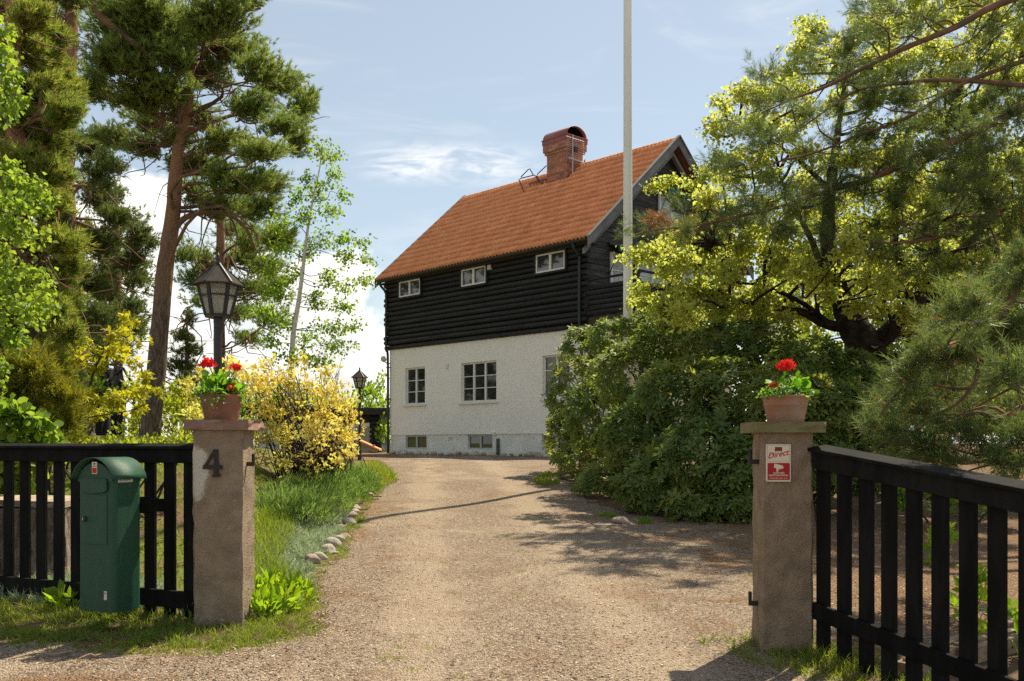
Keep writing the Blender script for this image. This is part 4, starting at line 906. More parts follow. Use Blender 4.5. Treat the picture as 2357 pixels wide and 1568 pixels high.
def geranium(label, c, heads, n, spread, hgt, bias=(0, 0, 0)):
    t = thing('geranium', label, 'geranium', c); c = np.array(c)
    d = rdirs(n); d[:, 2] = np.abs(d[:, 2]); tip = c+d*np.array([spread, spread*.8, hgt])*(.45+.55*rng.random((n, 1)))+np.array(bias)*rng.random((n, 1))
    b = c+np.stack([rng.normal(size=n)*.03, rng.normal(size=n)*.03, np.full(n, -.02)], -1)
    pth = np.stack([b, (b+tip)/2+np.array([0, 0, .02]), tip], 1); v, f = tubes(pth, np.full((n, 3), .0022), 4); mesh_np('stem', v, f, M['l_geranium'], t, np.full(len(f), .3))
    nr = nrm(d*.6+np.array([0, -.35, .7])+.35*rng.normal(size=(n, 3))); v, f = scatter(*DISC, tip, frame_y(d+.4*rng.normal(size=(n, 3)), nr), .030+.028*rng.random(n))
    mesh_np('foliage', v, f, M['l_geranium'], t, np.repeat(rng.random(n), 8))
    for hc, R in heads:
        hc = np.array(hc); v, f = tubes(np.array([[c, (c+hc)/2+[.01, 0, .02], hc]]), np.full((1, 3), .003), 5); mesh_np('flower_stalk', v, f, M['l_geranium'], t, np.full(len(f), .6))
        bloom('flower_head', M['petal_red'], hc, R, 90, t, size=R*.75)
def marigold(label, c, heads, n=60):
    t = thing('marigold', label, 'marigold', c); c = np.array(c)
    pos = c+rng.normal(size=(n, 3))*[.03, .025, .015]+[0, 0, .015]; v, f = scatter(*LEAF2, pos, frame_y(rdirs(n)+[0, 0, .5]), .022+.015*rng.random(n)); mesh_np('foliage', v, f, M['l_geranium'], t, np.repeat(rng.random(n)*.6, 2))
    for hc, R in heads:
        v, f = tubes(np.array([[c, hc]]), np.full((1, 2), .0025), 4); mesh_np('flower_stalk', v, f, M['l_geranium'], t, np.full(len(f), .4)); bloom('flower_head', M['petal_orange'], hc, R, 60, t, size=R*.7)
def trailing(label, c, dirn, n, drop):
    t = thing('trailing_plant', label, 'trailing plant', c); c = np.array(c); u = rng.random(n)
    a = rng.normal(size=n)*.55; base = np.array(dirn, float)
    out = np.stack([base[0]*np.cos(a)-base[1]*np.sin(a), base[0]*np.sin(a)+base[1]*np.cos(a), np.zeros(n)], -1)
    pos = c+out*(.05+.10*u[:, None])+np.stack([np.zeros(n), np.zeros(n), .02-drop*np.maximum(u-.62, 0)*2.4*(rng.random(n) < .5)], -1)+rng.normal(size=(n, 3))*.012
    v, f = scatter(*LEAF2, pos, frame_y(rdirs(n)), .014+.014*rng.random(n)); mesh_np('foliage', v, f, M['l_geranium'], t, np.repeat(.3+.7*rng.random(n), 2))
    k = rng.choice(n, max(6, n//9), replace=False); v, f = scatter(*LEAF2, pos[k]+out[k]*.012, frame_y(rdirs(len(k)), out[k]), .016+.004*rng.random(len(k))); mesh_np('white_flower', v, f, M['polewhite'], t)
z1 = p1[2]+.165; z2 = p2[2]+.155
geranium('bushy red geranium with two blooms in the left pot', (p1[0]-.01, p1[1], z1), [((p1[0]-.025-.06, p1[1]-.05, z1+.235), .044), ((p1[0]+.10, p1[1]+.02, z1+.215), .03)], 240, .18, .18)
marigold('orange marigold at the right rim of the left pot', (p1[0]+.105, p1[1]-.05, z1), [((p1[0]+.085, p1[1]-.07, z1+.06), .026), ((p1[0]+.12, p1[1]-.06, z1+.035), .024), ((p1[0]+.10, p1[1]-.04, z1+.085), .022)])
trailing('small leaved trailing plant spilling over the left pot rim', (p1[0]-.03, p1[1]-.05, z1+.02), (-.15, -1, 0), 420, .13)
geranium('red geranium with a single bloom in the right pot', (p2[0]+.03, p2[1], z2), [((p2[0]+.0, p2[1]-.02, z2+.205), .042)], 95, .16, .16, (.05, 0, 0))
marigold('orange marigold at the left rim of the right pot', (p2[0]-.10, p2[1]-.04, z2), [((p2[0]-.095, p2[1]-.06, z2+.075), .026)])
trailing('fine leaved filler plant along the right pot rim', (p2[0]-.05, p2[1]-.02, z2+.02), (-.4, -.9, 0), 320, .03)

# ------------------------------------------------------------------ lamp posts and flagpole
def lamp_glass():
    m = bpy.data.materials.new('hammered_lamp_glass'); m.use_nodes = True; T = NT(m.node_tree); out = T.n('ShaderNodeOutputMaterial')
    b = T.n('ShaderNodeBsdfPrincipled'); b.inputs['Base Color'].default_value = (.42, .42, .36, 1); b.inputs['Roughness'].default_value = .18; tr = T.n('ShaderNodeBsdfTranslucent'); tr.inputs[0].default_value = (.92, .91, .82, 1)
    tc = T.n('ShaderNodeTexCoord'); bp = T.n('ShaderNodeBump'); bp.inputs['Strength'].default_value = .8; bp.inputs['Distance'].default_value = .01; T.l(T.noise(tc.outputs['Object'], 55, 3, .5), bp.inputs['Height']); T.l(bp.outputs[0], b.inputs['Normal']); T.l(bp.outputs[0], tr.inputs['Normal'])
    tp = T.n('ShaderNodeBsdfTransparent'); tp.inputs[0].default_value = (.8, .8, .75, 1)
    mx = T.n('ShaderNodeMixShader'); mx.inputs[0].default_value = .62; T.l(b.outputs[0], mx.inputs[1]); T.l(tr.outputs[0], mx.inputs[2])
    m2 = T.n('ShaderNodeMixShader'); m2.inputs[0].default_value = .22; T.l(mx.outputs[0], m2.inputs[1]); T.l(tp.outputs[0], m2.inputs[2]); T.l(m2.outputs[0], out.inputs[0]); return m
M['lampglass'] = lamp_glass()
def lamp(label, x, y, hb, rz):
    z = float(g(x, y)); t = thing('lamp_post', label, 'lamp post', (x, y, z), rz); h = hb-z
    MB().lathe([(.05, -.1), (.05, .25), (.036, .3), (.031, .32), (.031, h-.09), (.036, h-.085), (.036, h)], 14).build('pole', M['lampblack'], t, True, smooth=False)
    k = 6; ph = PI/6; rt, rb, hh = .162, .098, .285
    ring = lambda r, zz: [(r*math.cos(2*PI*i/k+ph), r*math.sin(2*PI*i/k+ph), zz) for i in range(k)]
    A_, B_ = ring(rb, h+.02), ring(rt, h+hh); Mi = ring(rb+(rt-rb)*.60, h+.02+(hh-.02)*.60)
    fb = MB(); fb.lathe([(rb*1.06, h), (rb*1.08, h+.03)], 6, ph=ph); fb.lathe([(rt*1.02, h+hh-.02), (rt*1.04, h+hh)], 6, ph=ph)
    for i in range(k): fb.bar(A_[i], B_[i], .026, .026, (-math.sin(2*PI*i/k+ph), math.cos(2*PI*i/k+ph), 0)); fb.bar(Mi[i], Mi[(i+1) % k], .012, .014)
    fr = fb.build('lantern_frame', M['lampblack'], t, True)
    for i in range(k):
        j = (i+1) % k
        for lo, hi in ((A_, Mi), (Mi, B_)): MB().add([lo[i], lo[j], hi[j], hi[i]], [(0,1,2,3)]).build('glass_pane', M['lampglass'], fr, True)
    R1 = ring(0.206, h+hh-.012); R0 = ring(.024, h+hh+.155); Ru = ring(0.206, h+hh-.022)
    rf = MB().add(R1+R0+Ru, [(i, (i+1) % k, k+(i+1) % k, k+i) for i in range(k)]+[tuple(range(k, 2*k))]+[(2*k+i, 2*k+(i+1) % k, (i+1) % k, i) for i in range(k)]+[tuple(range(2*k, 3*k))[::-1]]).build('lantern_roof', M['lamproof'], t, True)
    rb_ = MB(); 
    for i in range(k): rb_.bar(R1[i], R0[i], .012, .014)
    rb_.build('roof_rib', M['lampblack'], rf, True)
    MB().lathe([(.026, h+hh+.15), (.03, h+hh+.165), (.012, h+hh+.175), (.024, h+hh+.19), (.014, h+hh+.205), (.018, h+hh+.215), (.002, h+hh+.25)], 10).build('finial', M['lampblack'], t, True, smooth=True)
    MB().lathe([(.018, h+.03), (.018, h+.12), (.034, h+.15), (.036, h+.19), (.016, h+.22)], 10).build('bulb', M['polewhite'], t, True, smooth=True)
lamp('tall black lantern lamp post standing behind the left gate post', (502-CX)/F_PX*8.0, 8.0, 1.6+288/F_PX*8.0, -.23)
lamp('small distant black lantern lamp post beside the yellow shrub', (827.5-CX)/F_PX*24.3, 24.3, 1.6+125.4/F_PX*24.3, -.37)
fx, fyy = 2.06, 17.4
t = thing('flagpole', 'tall white flagpole rising out of the rhododendron', 'flagpole', (fx, fyy, float(g(fx, fyy))))
MB().lathe([(.081, -.2), (.081, 3), (.075, 9), (.065, 13.5), (.05, 15)], 20).build('pole', M['flagpole'], t, True, smooth=True)
MB().lathe([(.05, 15), (.09, 15.03), (.1, 15.1), (.06, 15.18), (.01, 15.2)], 14).build('knob', M['flagpole'], t, True, smooth=True)

# ------------------------------------------------------------------ stones
import bmesh
def stone_mesh(seed):
    r = random.Random(seed); bm = bmesh.new(); bmesh.ops.create_icosphere(bm, subdivisions=3, radius=1.0)
    ax = [Vector((r.uniform(-1, 1), r.uniform(-1, 1), r.uniform(-1, 1))).normalized() for _ in range(7)]; w = [r.uniform(.08, .3) for _ in ax]; c = [r.uniform(.45, .8) for _ in ax]
    for v in bm.verts:
        p = v.co.copy()
        for a, ww, cc in zip(ax, w, c):
            d = p.normalized().dot(a)
            if d > cc: p -= a*(d-cc)*ww*2.2
        v.co = p+p.normalized()*(.03*math.sin(5*p.x+seed)+.03*math.sin(6*p.y+2*seed)+.02*math.sin(9*p.z))
    me = bpy.data.meshes.new('stone'); bm.to_mesh(me); bm.free(); me.polygons.foreach_set('use_smooth', [True]*len(me.polygons)); return me
def stone(name, label, loc, s, m, seed, group=None, rz=None):
    me = stone_mesh(seed); me.materials.append(m); o = bpy.data.objects.new(name, me); COL.objects.link(o); o.location = loc; o.scale = s
    o.rotation_euler = (random.uniform(-.2, .2), random.uniform(-.2, .2), random.uniform(0, 6) if rz is None else rz); ROOT[o] = Matrix(); return tag(o, label, 'stone', group)
ED = [(470,1050,45,1,'pale half hidden edging stone, the one nearest the gate post'),(520,985,70,1,'large pinkish edging stone, second from the gate post'),(592,962,56,0,'long white edging stone beside the large pinkish one'),
      (645,905,68,0,'broad buff edging stone, fourth from the gate post'),(712,938,26,0,'small round white stone leaning on the broad buff edging stone'),(685,850,66,0,'oblong pale edging stone, tilted, behind the broad buff one'),
      (735,822,44,0,'whitish edging stone midway along the border'),(780,800,46,1,'jagged grey edging stone midway along the border'),(748,728,36,1,'brownish edging stone half sunk in silvery plants'),
      (815,680,56,0,'wide flat edging stone just before the flagpole shadow'),(838,632,46,1,'dark ridged edging stone beside the flagpole shadow'),(796,614,30,0,'small white edging stone behind the dark ridged one'),
      (872,603,32,0,'pale stone at the tip of the flagpole shadow'),(868,568,40,0,'rounded pale stone just beyond the flagpole shadow'),(982,470,34,1,'pink pointed stone at the far end of the edging'),(115,440,44,2,'dull grey boulder under the yellow shrub beside the gate post')]
for i, (x, y, r, k, lab) in enumerate(ED):
    dx, dy, rp = (780+x*.3953)*.7258, (1380+y*.3953)*.7258, r*.2869
    q = GP(dx, dy+rp*.75); s = rp/F_PX*q[1]
    stone('edging_stone', lab, (q[0], q[1]+s*.7, q[2]+s*.33), (s*1.2, s*.95, s*.8), M[('stone', 'stonepink', 'dullbark')[k]], i+3, 'stones edging the left flower bed' if i < 15 else None, rz=-.5+.3*random.random())
for i, (dx, dy, r, lab) in enumerate([(1436,1202,20,'low grey boulder at the front foot of the rhododendron'), (1275,1107,11,'pale stone at the far left foot of the rhododendron'), (1618,1209,9,'small stone at the rhododendron foot towards the right gate post'), (1838,1200,14,'grey stone seen through the right fence beside the rhododendron')]):
    q = GP(dx, dy+r*.3); s = r/F_PX*q[1]*1.15; stone('boulder', lab, (q[0], q[1]+s*.5, q[2]+s*.2), (s*1.2, s, s*.6), M['stonepink' if i < 2 else 'dullbark'], 40+i)
for i in range(19):
    x = .35+i*.40+random.uniform(-.1, .1); s = random.uniform(.06, .15); q = HM @ Vector((x, -.22+random.uniform(-.1, .08), .04)); stone('wall_foot_stone', 'small pale stone in the row along the foot of the white house wall', q, (s*1.4, s, s*.75), M['stone' if i % 3 else 'stonepink'], 60+i, 'stones along the foot of the house wall')
for i, (dx, dy, r, lab) in enumerate([(520,1530,5,'dark pebble in the road below the grass verge'), (1552,1292,0,''), (1545,1415,6,'white chip on the gravel, the one farther right'), (1455,1428,5,'flat white chip on the gravel left of the other'), (1190,1355,5,'pale chip in the middle of the gravel')]):
    if r: q = GP(dx, dy); s = r/F_PX*q[1]; stone('stone_chip', lab, (q[0], q[1], q[2]+s*.5), (s, s*.8, s*.7), M['stonepink' if i == 0 else 'stone'], 90+i)

# ------------------------------------------------------------------ stump, beams, trampoline, twigs on the verge
def stump():
    x, y = -4.45, 9.0; z = float(g(x, y)); t = thing('tree_stump', 'wide weathered tree stump with flat cut top behind the left fence', 'tree stump', (x, y, z)); r = np.random.default_rng(4); n = 40; V = []; zs = np.linspace(-.1, .60, 9)
    ph = np.linspace(0, 2*PI, n, endpoint=False); lob = 1+.06*np.sin(5*ph)+.05*np.sin(9*ph+1)+.03*r.normal(size=n)
    for zz in zs: rad = .56*lob*(1+.22*np.exp(-(zz+.1)*5))+.012*r.normal(size=n); V += [(a*math.cos(p), a*math.sin(p), zz) for a, p in zip(rad, ph)]
    F = [(i*n+j, i*n+(j+1) % n, (i+1)*n+(j+1) % n, (i+1)*n+j) for i in range(8) for j in range(n)]
    MB().add(V, F).build('bark', M['stump'], t, True)
    V = [(.575*l*math.cos(p), .575*l*math.sin(p), zz+.012*math.sin(3*p)) for zz in (.605, .66) for l, p in zip(lob, ph)]
    MB().add(V, [(j, (j+1) % n, n+(j+1) % n, n+j) for j in range(n)]+[tuple(range(n))[::-1], tuple(range(n, 2*n))]).build('cut_top', mat('weathered_cut_wood', (.42, .33, .24), (.26, .19, .14), 8, .9, .6, 20, stretch=(1, 1, 6)), t, True)
stump()
for i, (a, b, lab) in enumerate((((2085,1568),(2330,1452),'near pale timber beam lying behind the right fence'), ((2200,1530),(2420,1470),'far pale timber beam lying behind the right fence'))):
    p, q = GP(*a), GP(*b); t = thing('timber_beam', lab, 'timber beam', p); MB().bar(tuple(p+[0, 0, .05]), tuple(q+[0, 0, .05]), .14, .11).build('beam', M['timber'], t, bevel=.008); MB().bar(tuple(p+[.02, .03, .115]), tuple(q+[.02, .03, .115]), .06, .016).build('batten', M['timber'], t)
def trampoline():
    x, y, R = -10.35, 22.0, 1.62; z = 1.63; t = thing('trampoline', 'trampoline with dark safety net among the left trees', 'trampoline', (x, y, z)); k = 8; ph = .35
    m = bpy.data.materials.new('safety_net'); m.use_nodes = True; T = NT(m.node_tree); out = T.n('ShaderNodeOutputMaterial'); d = T.n('ShaderNodeBsdfDiffuse'); d.inputs[0].default_value = (.022, .024, .024, 1); tp = T.n('ShaderNodeBsdfTransparent'); mx = T.n('ShaderNodeMixShader'); mx.inputs[0].default_value = .22; T.l(d.outputs[0], mx.inputs[1]); T.l(tp.outputs[0], mx.inputs[2]); T.l(mx.outputs[0], out.inputs[0])
    ring = lambda r, zz: [(r*math.cos(2*PI*i/k+ph), r*math.sin(2*PI*i/k+ph), zz) for i in range(k)]
    A_, B_, C_ = ring(R*.94, .12), ring(R*.97, 1.2), ring(R*.9, 1.66)
    for i in range(k): j = (i+1) % k; MB().add([A_[i], A_[j], B_[j], B_[i], C_[j], C_[i]], [(0,1,2,3), (3,2,4,5)]).build('net_panel', m, t, True)
    for i in range(k):
        a = 2*PI*i/k+ph; c, s = math.cos(a), math.sin(a); white = i == 6
        MB().tube(smooth_path([(R*1.04*c, R*1.04*s, -.25), (R*1.06*c, R*1.06*s, .6), (R*1.05*c, R*1.05*s, 1.25), (R*.92*c, R*.92*s, 1.70)], 4), .03, 7).build('net_pole', M['polewhite'] if white else M['lampblack'], t, True, smooth=True)
    MB().lathe([(R*.9, .06), (R*.9, .13), (R*1.08, .13), (R*1.1, .05), (R*1.08, -.06), (R*.92, -.02)], 28).build('edge_pad', M['padgrey'], t, True, smooth=True)
    MB().tube([(R*.92*math.cos(a), R*.92*math.sin(a), 1.70) for a in np.linspace(0, 2*PI, 25)], .018, 5).build('top_ring', M['lampblack'], t, True)
trampoline()
for i, (a, b, lab) in enumerate((((20,1528),(165,1512),'long pale fallen twig in the shade on the road'), ((180,1527),(235,1518),'short pale fallen stick below the letterbox'))):
    p, q = GP(*a)+[0, 0, .025], GP(*b)+[0, 0, .03]; pts = smooth_path([p, p*.6+q*.4+[.0, .03, .01], p*.3+q*.7+[0, -.01, .0], q], 4); o = mesh_np('fallen_twig', *tubes(pts[None], np.linspace(.004, .008, len(pts))[None], 6), M['timber']); tag(o, lab, 'twig')

# ------------------------------------------------------------------ vegetation
UP = np.array([0, 0, 1.])
def pix_path(pts, D):
    """photo positions (x, y[, depth offset]) to a world path"""
    return np.array([P(p[0], p[1], D+(p[2] if len(p) > 2 else 0)) for p in pts])
def limb_paths(a, b, bend, r, k=7, wob=1.0):
    """curved limbs from a to b (N,3)"""
    t = np.linspace(0, 1, k)[None, :, None]; n = len(a); L = np.linalg.norm(b-a, axis=1)[:, None, None]
    w = wob*(r.normal(size=(n, 1, 3))*.10*L*np.sin(PI*t)+r.normal(size=(n, 1, 3))*.05*L*np.sin(2*PI*t))
    return a[:, None]*(1-t)+b[:, None]*t+w+bend*L*np.sin(PI*t)*UP
BROAD = (LEAF2[0]*[1.5, 1, 1.2], LEAF2[1])
class Crown:
    """gathers the limbs, twigs and shoots of one plant"""
    def __init__(s, seed): s.r = np.random.default_rng(seed); s.bark = []; s.pos = []; s.dir = []; s.twigs = []
    def limbs(s, paths, r0, r1, n=6): s.bark.append(tubes(paths, np.linspace(r0, r1, paths.shape[1])[None].repeat(len(paths), 0) if np.isscalar(r0) else r0[:, None]*(1-np.linspace(0, 1, paths.shape[1]))[None]+r1*np.linspace(0, 1, paths.shape[1])[None], n))
    def clump(s, c, rad, base, ntw, per, twr=.006, up=.4, start=.35, shell=.55, jit=.06, flat=1.0, sag=.0, rand=.55, spread=1.3, ends=.8):
        r = s.r; d = rdirs(ntw, r); d[:, 2] *= flat; q = c+d*rad*spread*r.random((ntw, 1))**.5
        a = np.tile(base, (ntw, 1))+r.normal(size=(ntw, 3))*.12*rad; pth = limb_paths(a, q, .06-sag, r, 5)
        s.twigs.append((pth, twr))
        t = start+(1-start)*r.random((ntw, per))**ends; t[:, 0] = 1.0; i = np.minimum((t*4).astype(int), 3); f = t*4-i
        idx = np.arange(ntw)[:, None]; p0 = pth[idx, i]; p1 = pth[idx, i+1]; pos = p0+(p1-p0)*f[..., None]+r.normal(size=(ntw, per, 3))*jit
        dr = nrm(p1-p0)*.75+rdirs(ntw*per, r).reshape(ntw, per, 3)*rand+UP*up
        s.pos.append(pos.reshape(-1, 3)); s.dir.append(nrm(dr).reshape(-1, 3))
    def shoots(s): return np.vstack(s.pos), np.vstack(s.dir)
    def bark_mesh(s, name, m, parent, with_twigs=True):
        B = list(s.bark)
        if with_twigs:
            for p, w in s.twigs:
                p = p[::2]; B.append(tubes(p, np.tile(np.linspace(w, w*.4, p.shape[1]), (len(p), 1)), 3))
        if not B: return
        V = []; F = []; o = 0
        for v, f in B: V.append(v); F.append(f+o); o += len(v)
        return mesh_np(name, np.vstack(V), np.vstack(F), m, parent, smooth=True)
def noise_tint(pos, r, base=.5, amp=.35, k=1.3):
    ph = r.random(6)*6; q = np.sin(pos[:, 0]*k*1.9+ph[0]+1.3*np.sin(pos[:, 2]*k*1.3+ph[3]))*np.sin(pos[:, 1]*k*1.7+ph[1])*.5+.5*np.sin(pos[:, 2]*k*2.6+ph[2]+pos[:, 0]*k)
    return np.clip(base+amp*q+.22*r.normal(size=len(pos)), 0, 1)
def leaves(name, m, parent, tmpl, pos, fr, sc, tint):
    v, f = scatter(tmpl[0], tmpl[1], pos, fr, sc); return mesh_np(name, v, f, m, parent, np.repeat(tint, len(tmpl[1])))

def attach(trunk, rad, pts, drop):
    """points on the trunk from which limbs towards pts leave"""
    z = trunk[:, 2]; h = np.linalg.norm(pts[:, :2]-trunk[len(trunk)//2, :2], axis=1); zz = np.clip(pts[:, 2]-drop*h, z[0]+.3*(z[-1]-z[0]), z[-1])
    return np.stack([np.interp(zz, z, trunk[:, i]) for i in range(3)], -1)

def pine(label, D, trunk_px, trunk_r, clumps, leaf, seed, ntw, per, shoot, drop=.15, extra=(), up=.42, dead=(), group=None, limb_r=.04, depth_jit=1.2, bark='pinebark', flat=.8, buds=None, sc=(.8, .5), tintb=.5, name='pine_tree', start=.3, cat='pine tree', limbflag=True, spread=1.22):
    c = Crown(seed); tp = smooth_path(pix_path(trunk_px, D), 5); base = tp[0].copy(); base[2] = float(g(base[0], base[1]))
    t = thing(name, label, cat, base, group=group)
    tr = np.interp(np.linspace(0, 1, len(tp)), np.linspace(0, 1, len(trunk_r)), trunk_r)
    v, f = tubes(tp[None], tr[None], 12); v = v+c.r.normal(size=v.shape)*tr.mean()*.045; mesh_np('trunk', v, f, M[bark], t, smooth=True)
    for pts, r0, r1 in extra:
        p = smooth_path(pix_path(pts, D), 5); c.limbs(p[None], r0, r1, 7)
    C = []; 
    for q in clumps:
        dz = q[4] if len(q) > 4 else c.r.normal()*depth_jit
        C.append((P(q[0], q[1], D+dz), np.array([q[2], (q[2]+q[3])/2*1.1, q[3]])*(D+dz)/F_PX))
    ctr = np.array([k[0] for k in C]); at = attach(tp, tr, ctr, drop)
    bases = ctr+(at-ctr)*np.array([min(.55, .6*np.linalg.norm(k[1])/max(np.linalg.norm(a-k[0]), .01)) for k, a in zip(C, at)])[:, None]-UP*np.array([k[1][2]*.35 for k in C])[:, None]
    if limbflag: c.limbs(limb_paths(at, bases, .08, c.r, 7), np.full(len(C), limb_r), limb_r*.35, 5)
    for (cc, rad), b in zip(C, bases):
        ar = rad[0]*rad[2]*(F_PX/D)**2/2500.0
        c.clump(cc, rad, b, max(6, int(ntw*ar)), per, .007, up, start, .25, .035*D/18, flat, 0, .55, spread)
    nb = 5*len(C); pk = c.r.integers(0, len(C), nb); uu = c.r.random((nb, 1)); s0 = at[pk]*(1-uu)+bases[pk]*uu
    e0 = s0+(bases[pk]-at[pk])*.35*c.r.random((nb, 1))+c.r.normal(size=(nb, 3))*[.45, .45, .3]-UP*.25; c.limbs(limb_paths(s0, e0, -.05, c.r, 6, 1.5), np.full(nb, .011*D/18+.003), .004, 4)
    c.bark_mesh('limbs', M['pinelimb'], t)
    pos, dr = c.shoots(); n = len(pos); fr = frame_y(dr); s = sc[0]+sc[1]*c.r.random(n); ti = noise_tint(pos, c.r, tintb)
    sets = [needle_shoot(*shoot, np.random.default_rng(seed+i)) for i in range(3)]; pick = c.r.integers(0, 3, n)
    V = []; F = []; TT = []; o = 0
    for i, (tv, tf) in enumerate(sets):
        k = pick == i; v, f = scatter(tv, tf, pos[k], fr[k], s[k]); V.append(v); F.append(f+o); o += len(v); TT.append(np.repeat(ti[k], len(tf)))
    mesh_np('crown', np.vstack(V), np.vstack(F), leaf, t, np.concatenate(TT))
    if buds:
        k = c.r.choice(n, int(n*buds), replace=False); p = pos[k]+dr[k]*shoot[1]*s[k][:, None]*1.05
        v, f = scatter(LEAF2[0]*[.9, 1, 3], LEAF2[1], p, frame_y(nrm(dr[k]+UP*.6)), (.035+.03*c.r.random(len(k)))*(shoot[2]/.075)); mesh_np('pollen_cones', v, f, M['l_bud'], t, np.repeat(c.r.random(len(k)), 2))
    return t

FAR = (11, .07, .075, .0135)
# tall pine with the leaning bare trunk and the arching limb
pine('tall pine with leaning bare orange trunk and one arching lower limb', 18.0,
     [(343,1012),(347,985),(360,850),(378,640),(396,500),(410,350),(430,250),(440,130),(450,0),(456,-160)], [.215, .185, .172, .153, .135, .112, .09, .076, .06, .03],
     [(500,30,85,50),(545,110,80,42),(600,155,55,38),(650,192,55,32),(706,238,34,38),(660,285,55,30),(692,335,32,30),(588,245,55,34),(480,165,60,45),(420,60,70,55),(350,60,75,55,-1.5),(300,130,75,45,-1.5),(370,190,75,45,-1),(250,60,65,45,-1),
      (300,225,75,40,-.8),(350,285,65,32),(455,275,55,34),(520,325,65,32),(605,345,55,30),(480,385,65,34),(560,415,75,36),(625,425,45,30),(455,445,42,32),(520,475,55,34),(600,480,55,36),(645,545,40,34),(420,380,40,25),(440,-90,140,70),(560,-30,70,45),(230,130,50,45,-1.5),(210,200,36,40,-1),(270,20,70,45,-1.5),(330,10,70,40,-2),(400,120,60,40,-1.5),(250,320,50,34),(320,340,50,26),(400,240,50,34),(400,320,44,26)],
     M['l_pine'], 21, 92, 10, FAR,
     extra=[([(399,532),(420,506),(450,492),(490,488),(530,496),(560,520),(578,548),(588,575)], .062, .022), ([(530,498),(545,540),(540,590)], .02, .008), ([(490,489),(470,540),(455,600)], .018, .006), ([(560,520),(590,540),(600,600)], .02, .007),
            ([(200,-20,-1.8),(235,40,-1.8),(300,95,-1.6),(335,125,-1.5),(345,170,-1.2),(385,190,-1),(425,165,-.8)], .075, .03), ([(335,125,-1.5),(400,140,-1.2),(470,120,-1)], .035, .015), ([(440,-10,-1.5),(520,30,-1.4),(600,20,-1.2)], .03, .015)], tintb=.55)
pine('straight pine with reddish trunk standing left behind the leaning one', 21.0,
     [(195,1010),(190,985),(180,870),(168,720),(158,560),(154,430),(153,300),(162,120),(168,0),(172,-140)], [.24, .22, .20, .19, .175, .165, .155, .14, .12, .06],
     [(230,455,45,45),(285,500,50,28),(330,545,40,26),(240,560,55,38),(300,610,45,30),(340,560,35,25),(215,650,50,45),(230,400,35,50),(205,330,40,40),(120,500,40,45),(115,420,35,45),(220,740,70,45),(110,640,60,60),(130,740,60,60),(150,-40,120,50),(260,380,30,30),(90,40,60,50)],
     M['l_pinedark'], 22, 85, 10, FAR, drop=-.05, extra=[([(160,455),(200,420),(240,440),(290,500),(310,540)], .035, .012), ([(158,540),(220,545),(280,560),(330,600)], .035, .012)], tintb=.45)
pine('smaller pine with short orange trunk between the two big trunks', 25.0, [(272,1015),(272,850),(271,720),(270,600),(268,480),(266,420)], [.12, .11, .10, .085, .05, .02],
     [(270,445,26,28),(250,490,36,24),(300,520,40,26),(240,540,42,26),(310,580,38,28),(250,610,46,28),(320,640,34,26),(230,670,48,30),(300,700,44,28),(255,740,60,30),(320,760,35,30),(260,800,55,30)], M['l_pinedark'], 23, 80, 9, FAR, limb_r=.03, tintb=.5)
pine('pine behind the lantern with hazy needles and thin grey trunk', 24.0, [(506,1010),(505,850),(505,700),(507,600),(508,500),(510,420)], [.16, .15, .13, .11, .09, .05],
     [(560,590,60,40),(620,610,50,40),(590,660,60,36),(640,660,40,36),(470,600,45,40),(440,640,40,36),(540,530,50,32),(600,550,60,36),(550,720,60,30),(470,690,40,26),(420,580,30,36),(620,730,46,30),(580,780,40,25)], M['l_pine'], 24, 85, 9, FAR, limb_r=.035, tintb=.35,
     extra=[([(507,695),(480,690),(450,700),(420,720)], .03, .01), ([(507,700),(560,690),(620,688)], .03, .012)])
pine('slender young conifer rising right of the leaning trunk', 22.0, [(430,1010),(430,900),(430,800),(430,720)], [.07, .06, .04, .012],
     [(430,735,16,22),(425,775,30,20),(440,810,36,20),(415,845,46,22),(445,880,48,24),(410,920,54,24),(440,955,52,24)], M['l_pinedark'], 25, 95, 8, FAR, limb_r=.018, depth_jit=.3, tintb=.6)
pine('yellowish pine with pollen cones at the left edge', 11.5, [(60,1010),(55,800),(45,560),(35,300),(30,60),(28,-80)], [.16, .15, .13, .11, .08, .05],
     [(60,120,75,45),(130,160,55,50),(165,210,26,50),(95,215,85,50),(150,265,40,50),(60,290,75,50),(120,330,62,45),(50,370,70,42),(125,400,45,38),(60,455,62,42),(120,470,55,36),(150,560,55,34),(90,560,70,40),(165,610,34,30),(120,640,60,36),(60,640,60,42),(155,700,45,34),(100,720,66,40),(165,770,34,32),(110,790,60,36),(50,760,60,50),(30,560,50,40),(20,20,60,45),(80,40,50,40),(130,90,40,34),(10,-30,60,40)],
     M['l_pineyellow'], 26, 74, 8, (14, .06, .066, .0095), buds=.33, limb_r=.032, depth_jit=.45, extra=[([(35,300),(80,270),(100,200)], .03, .015), ([(40,262),(100,268),(150,290)], .03, .012)], sc=(.9, .5), up=.5, spread=1.0)

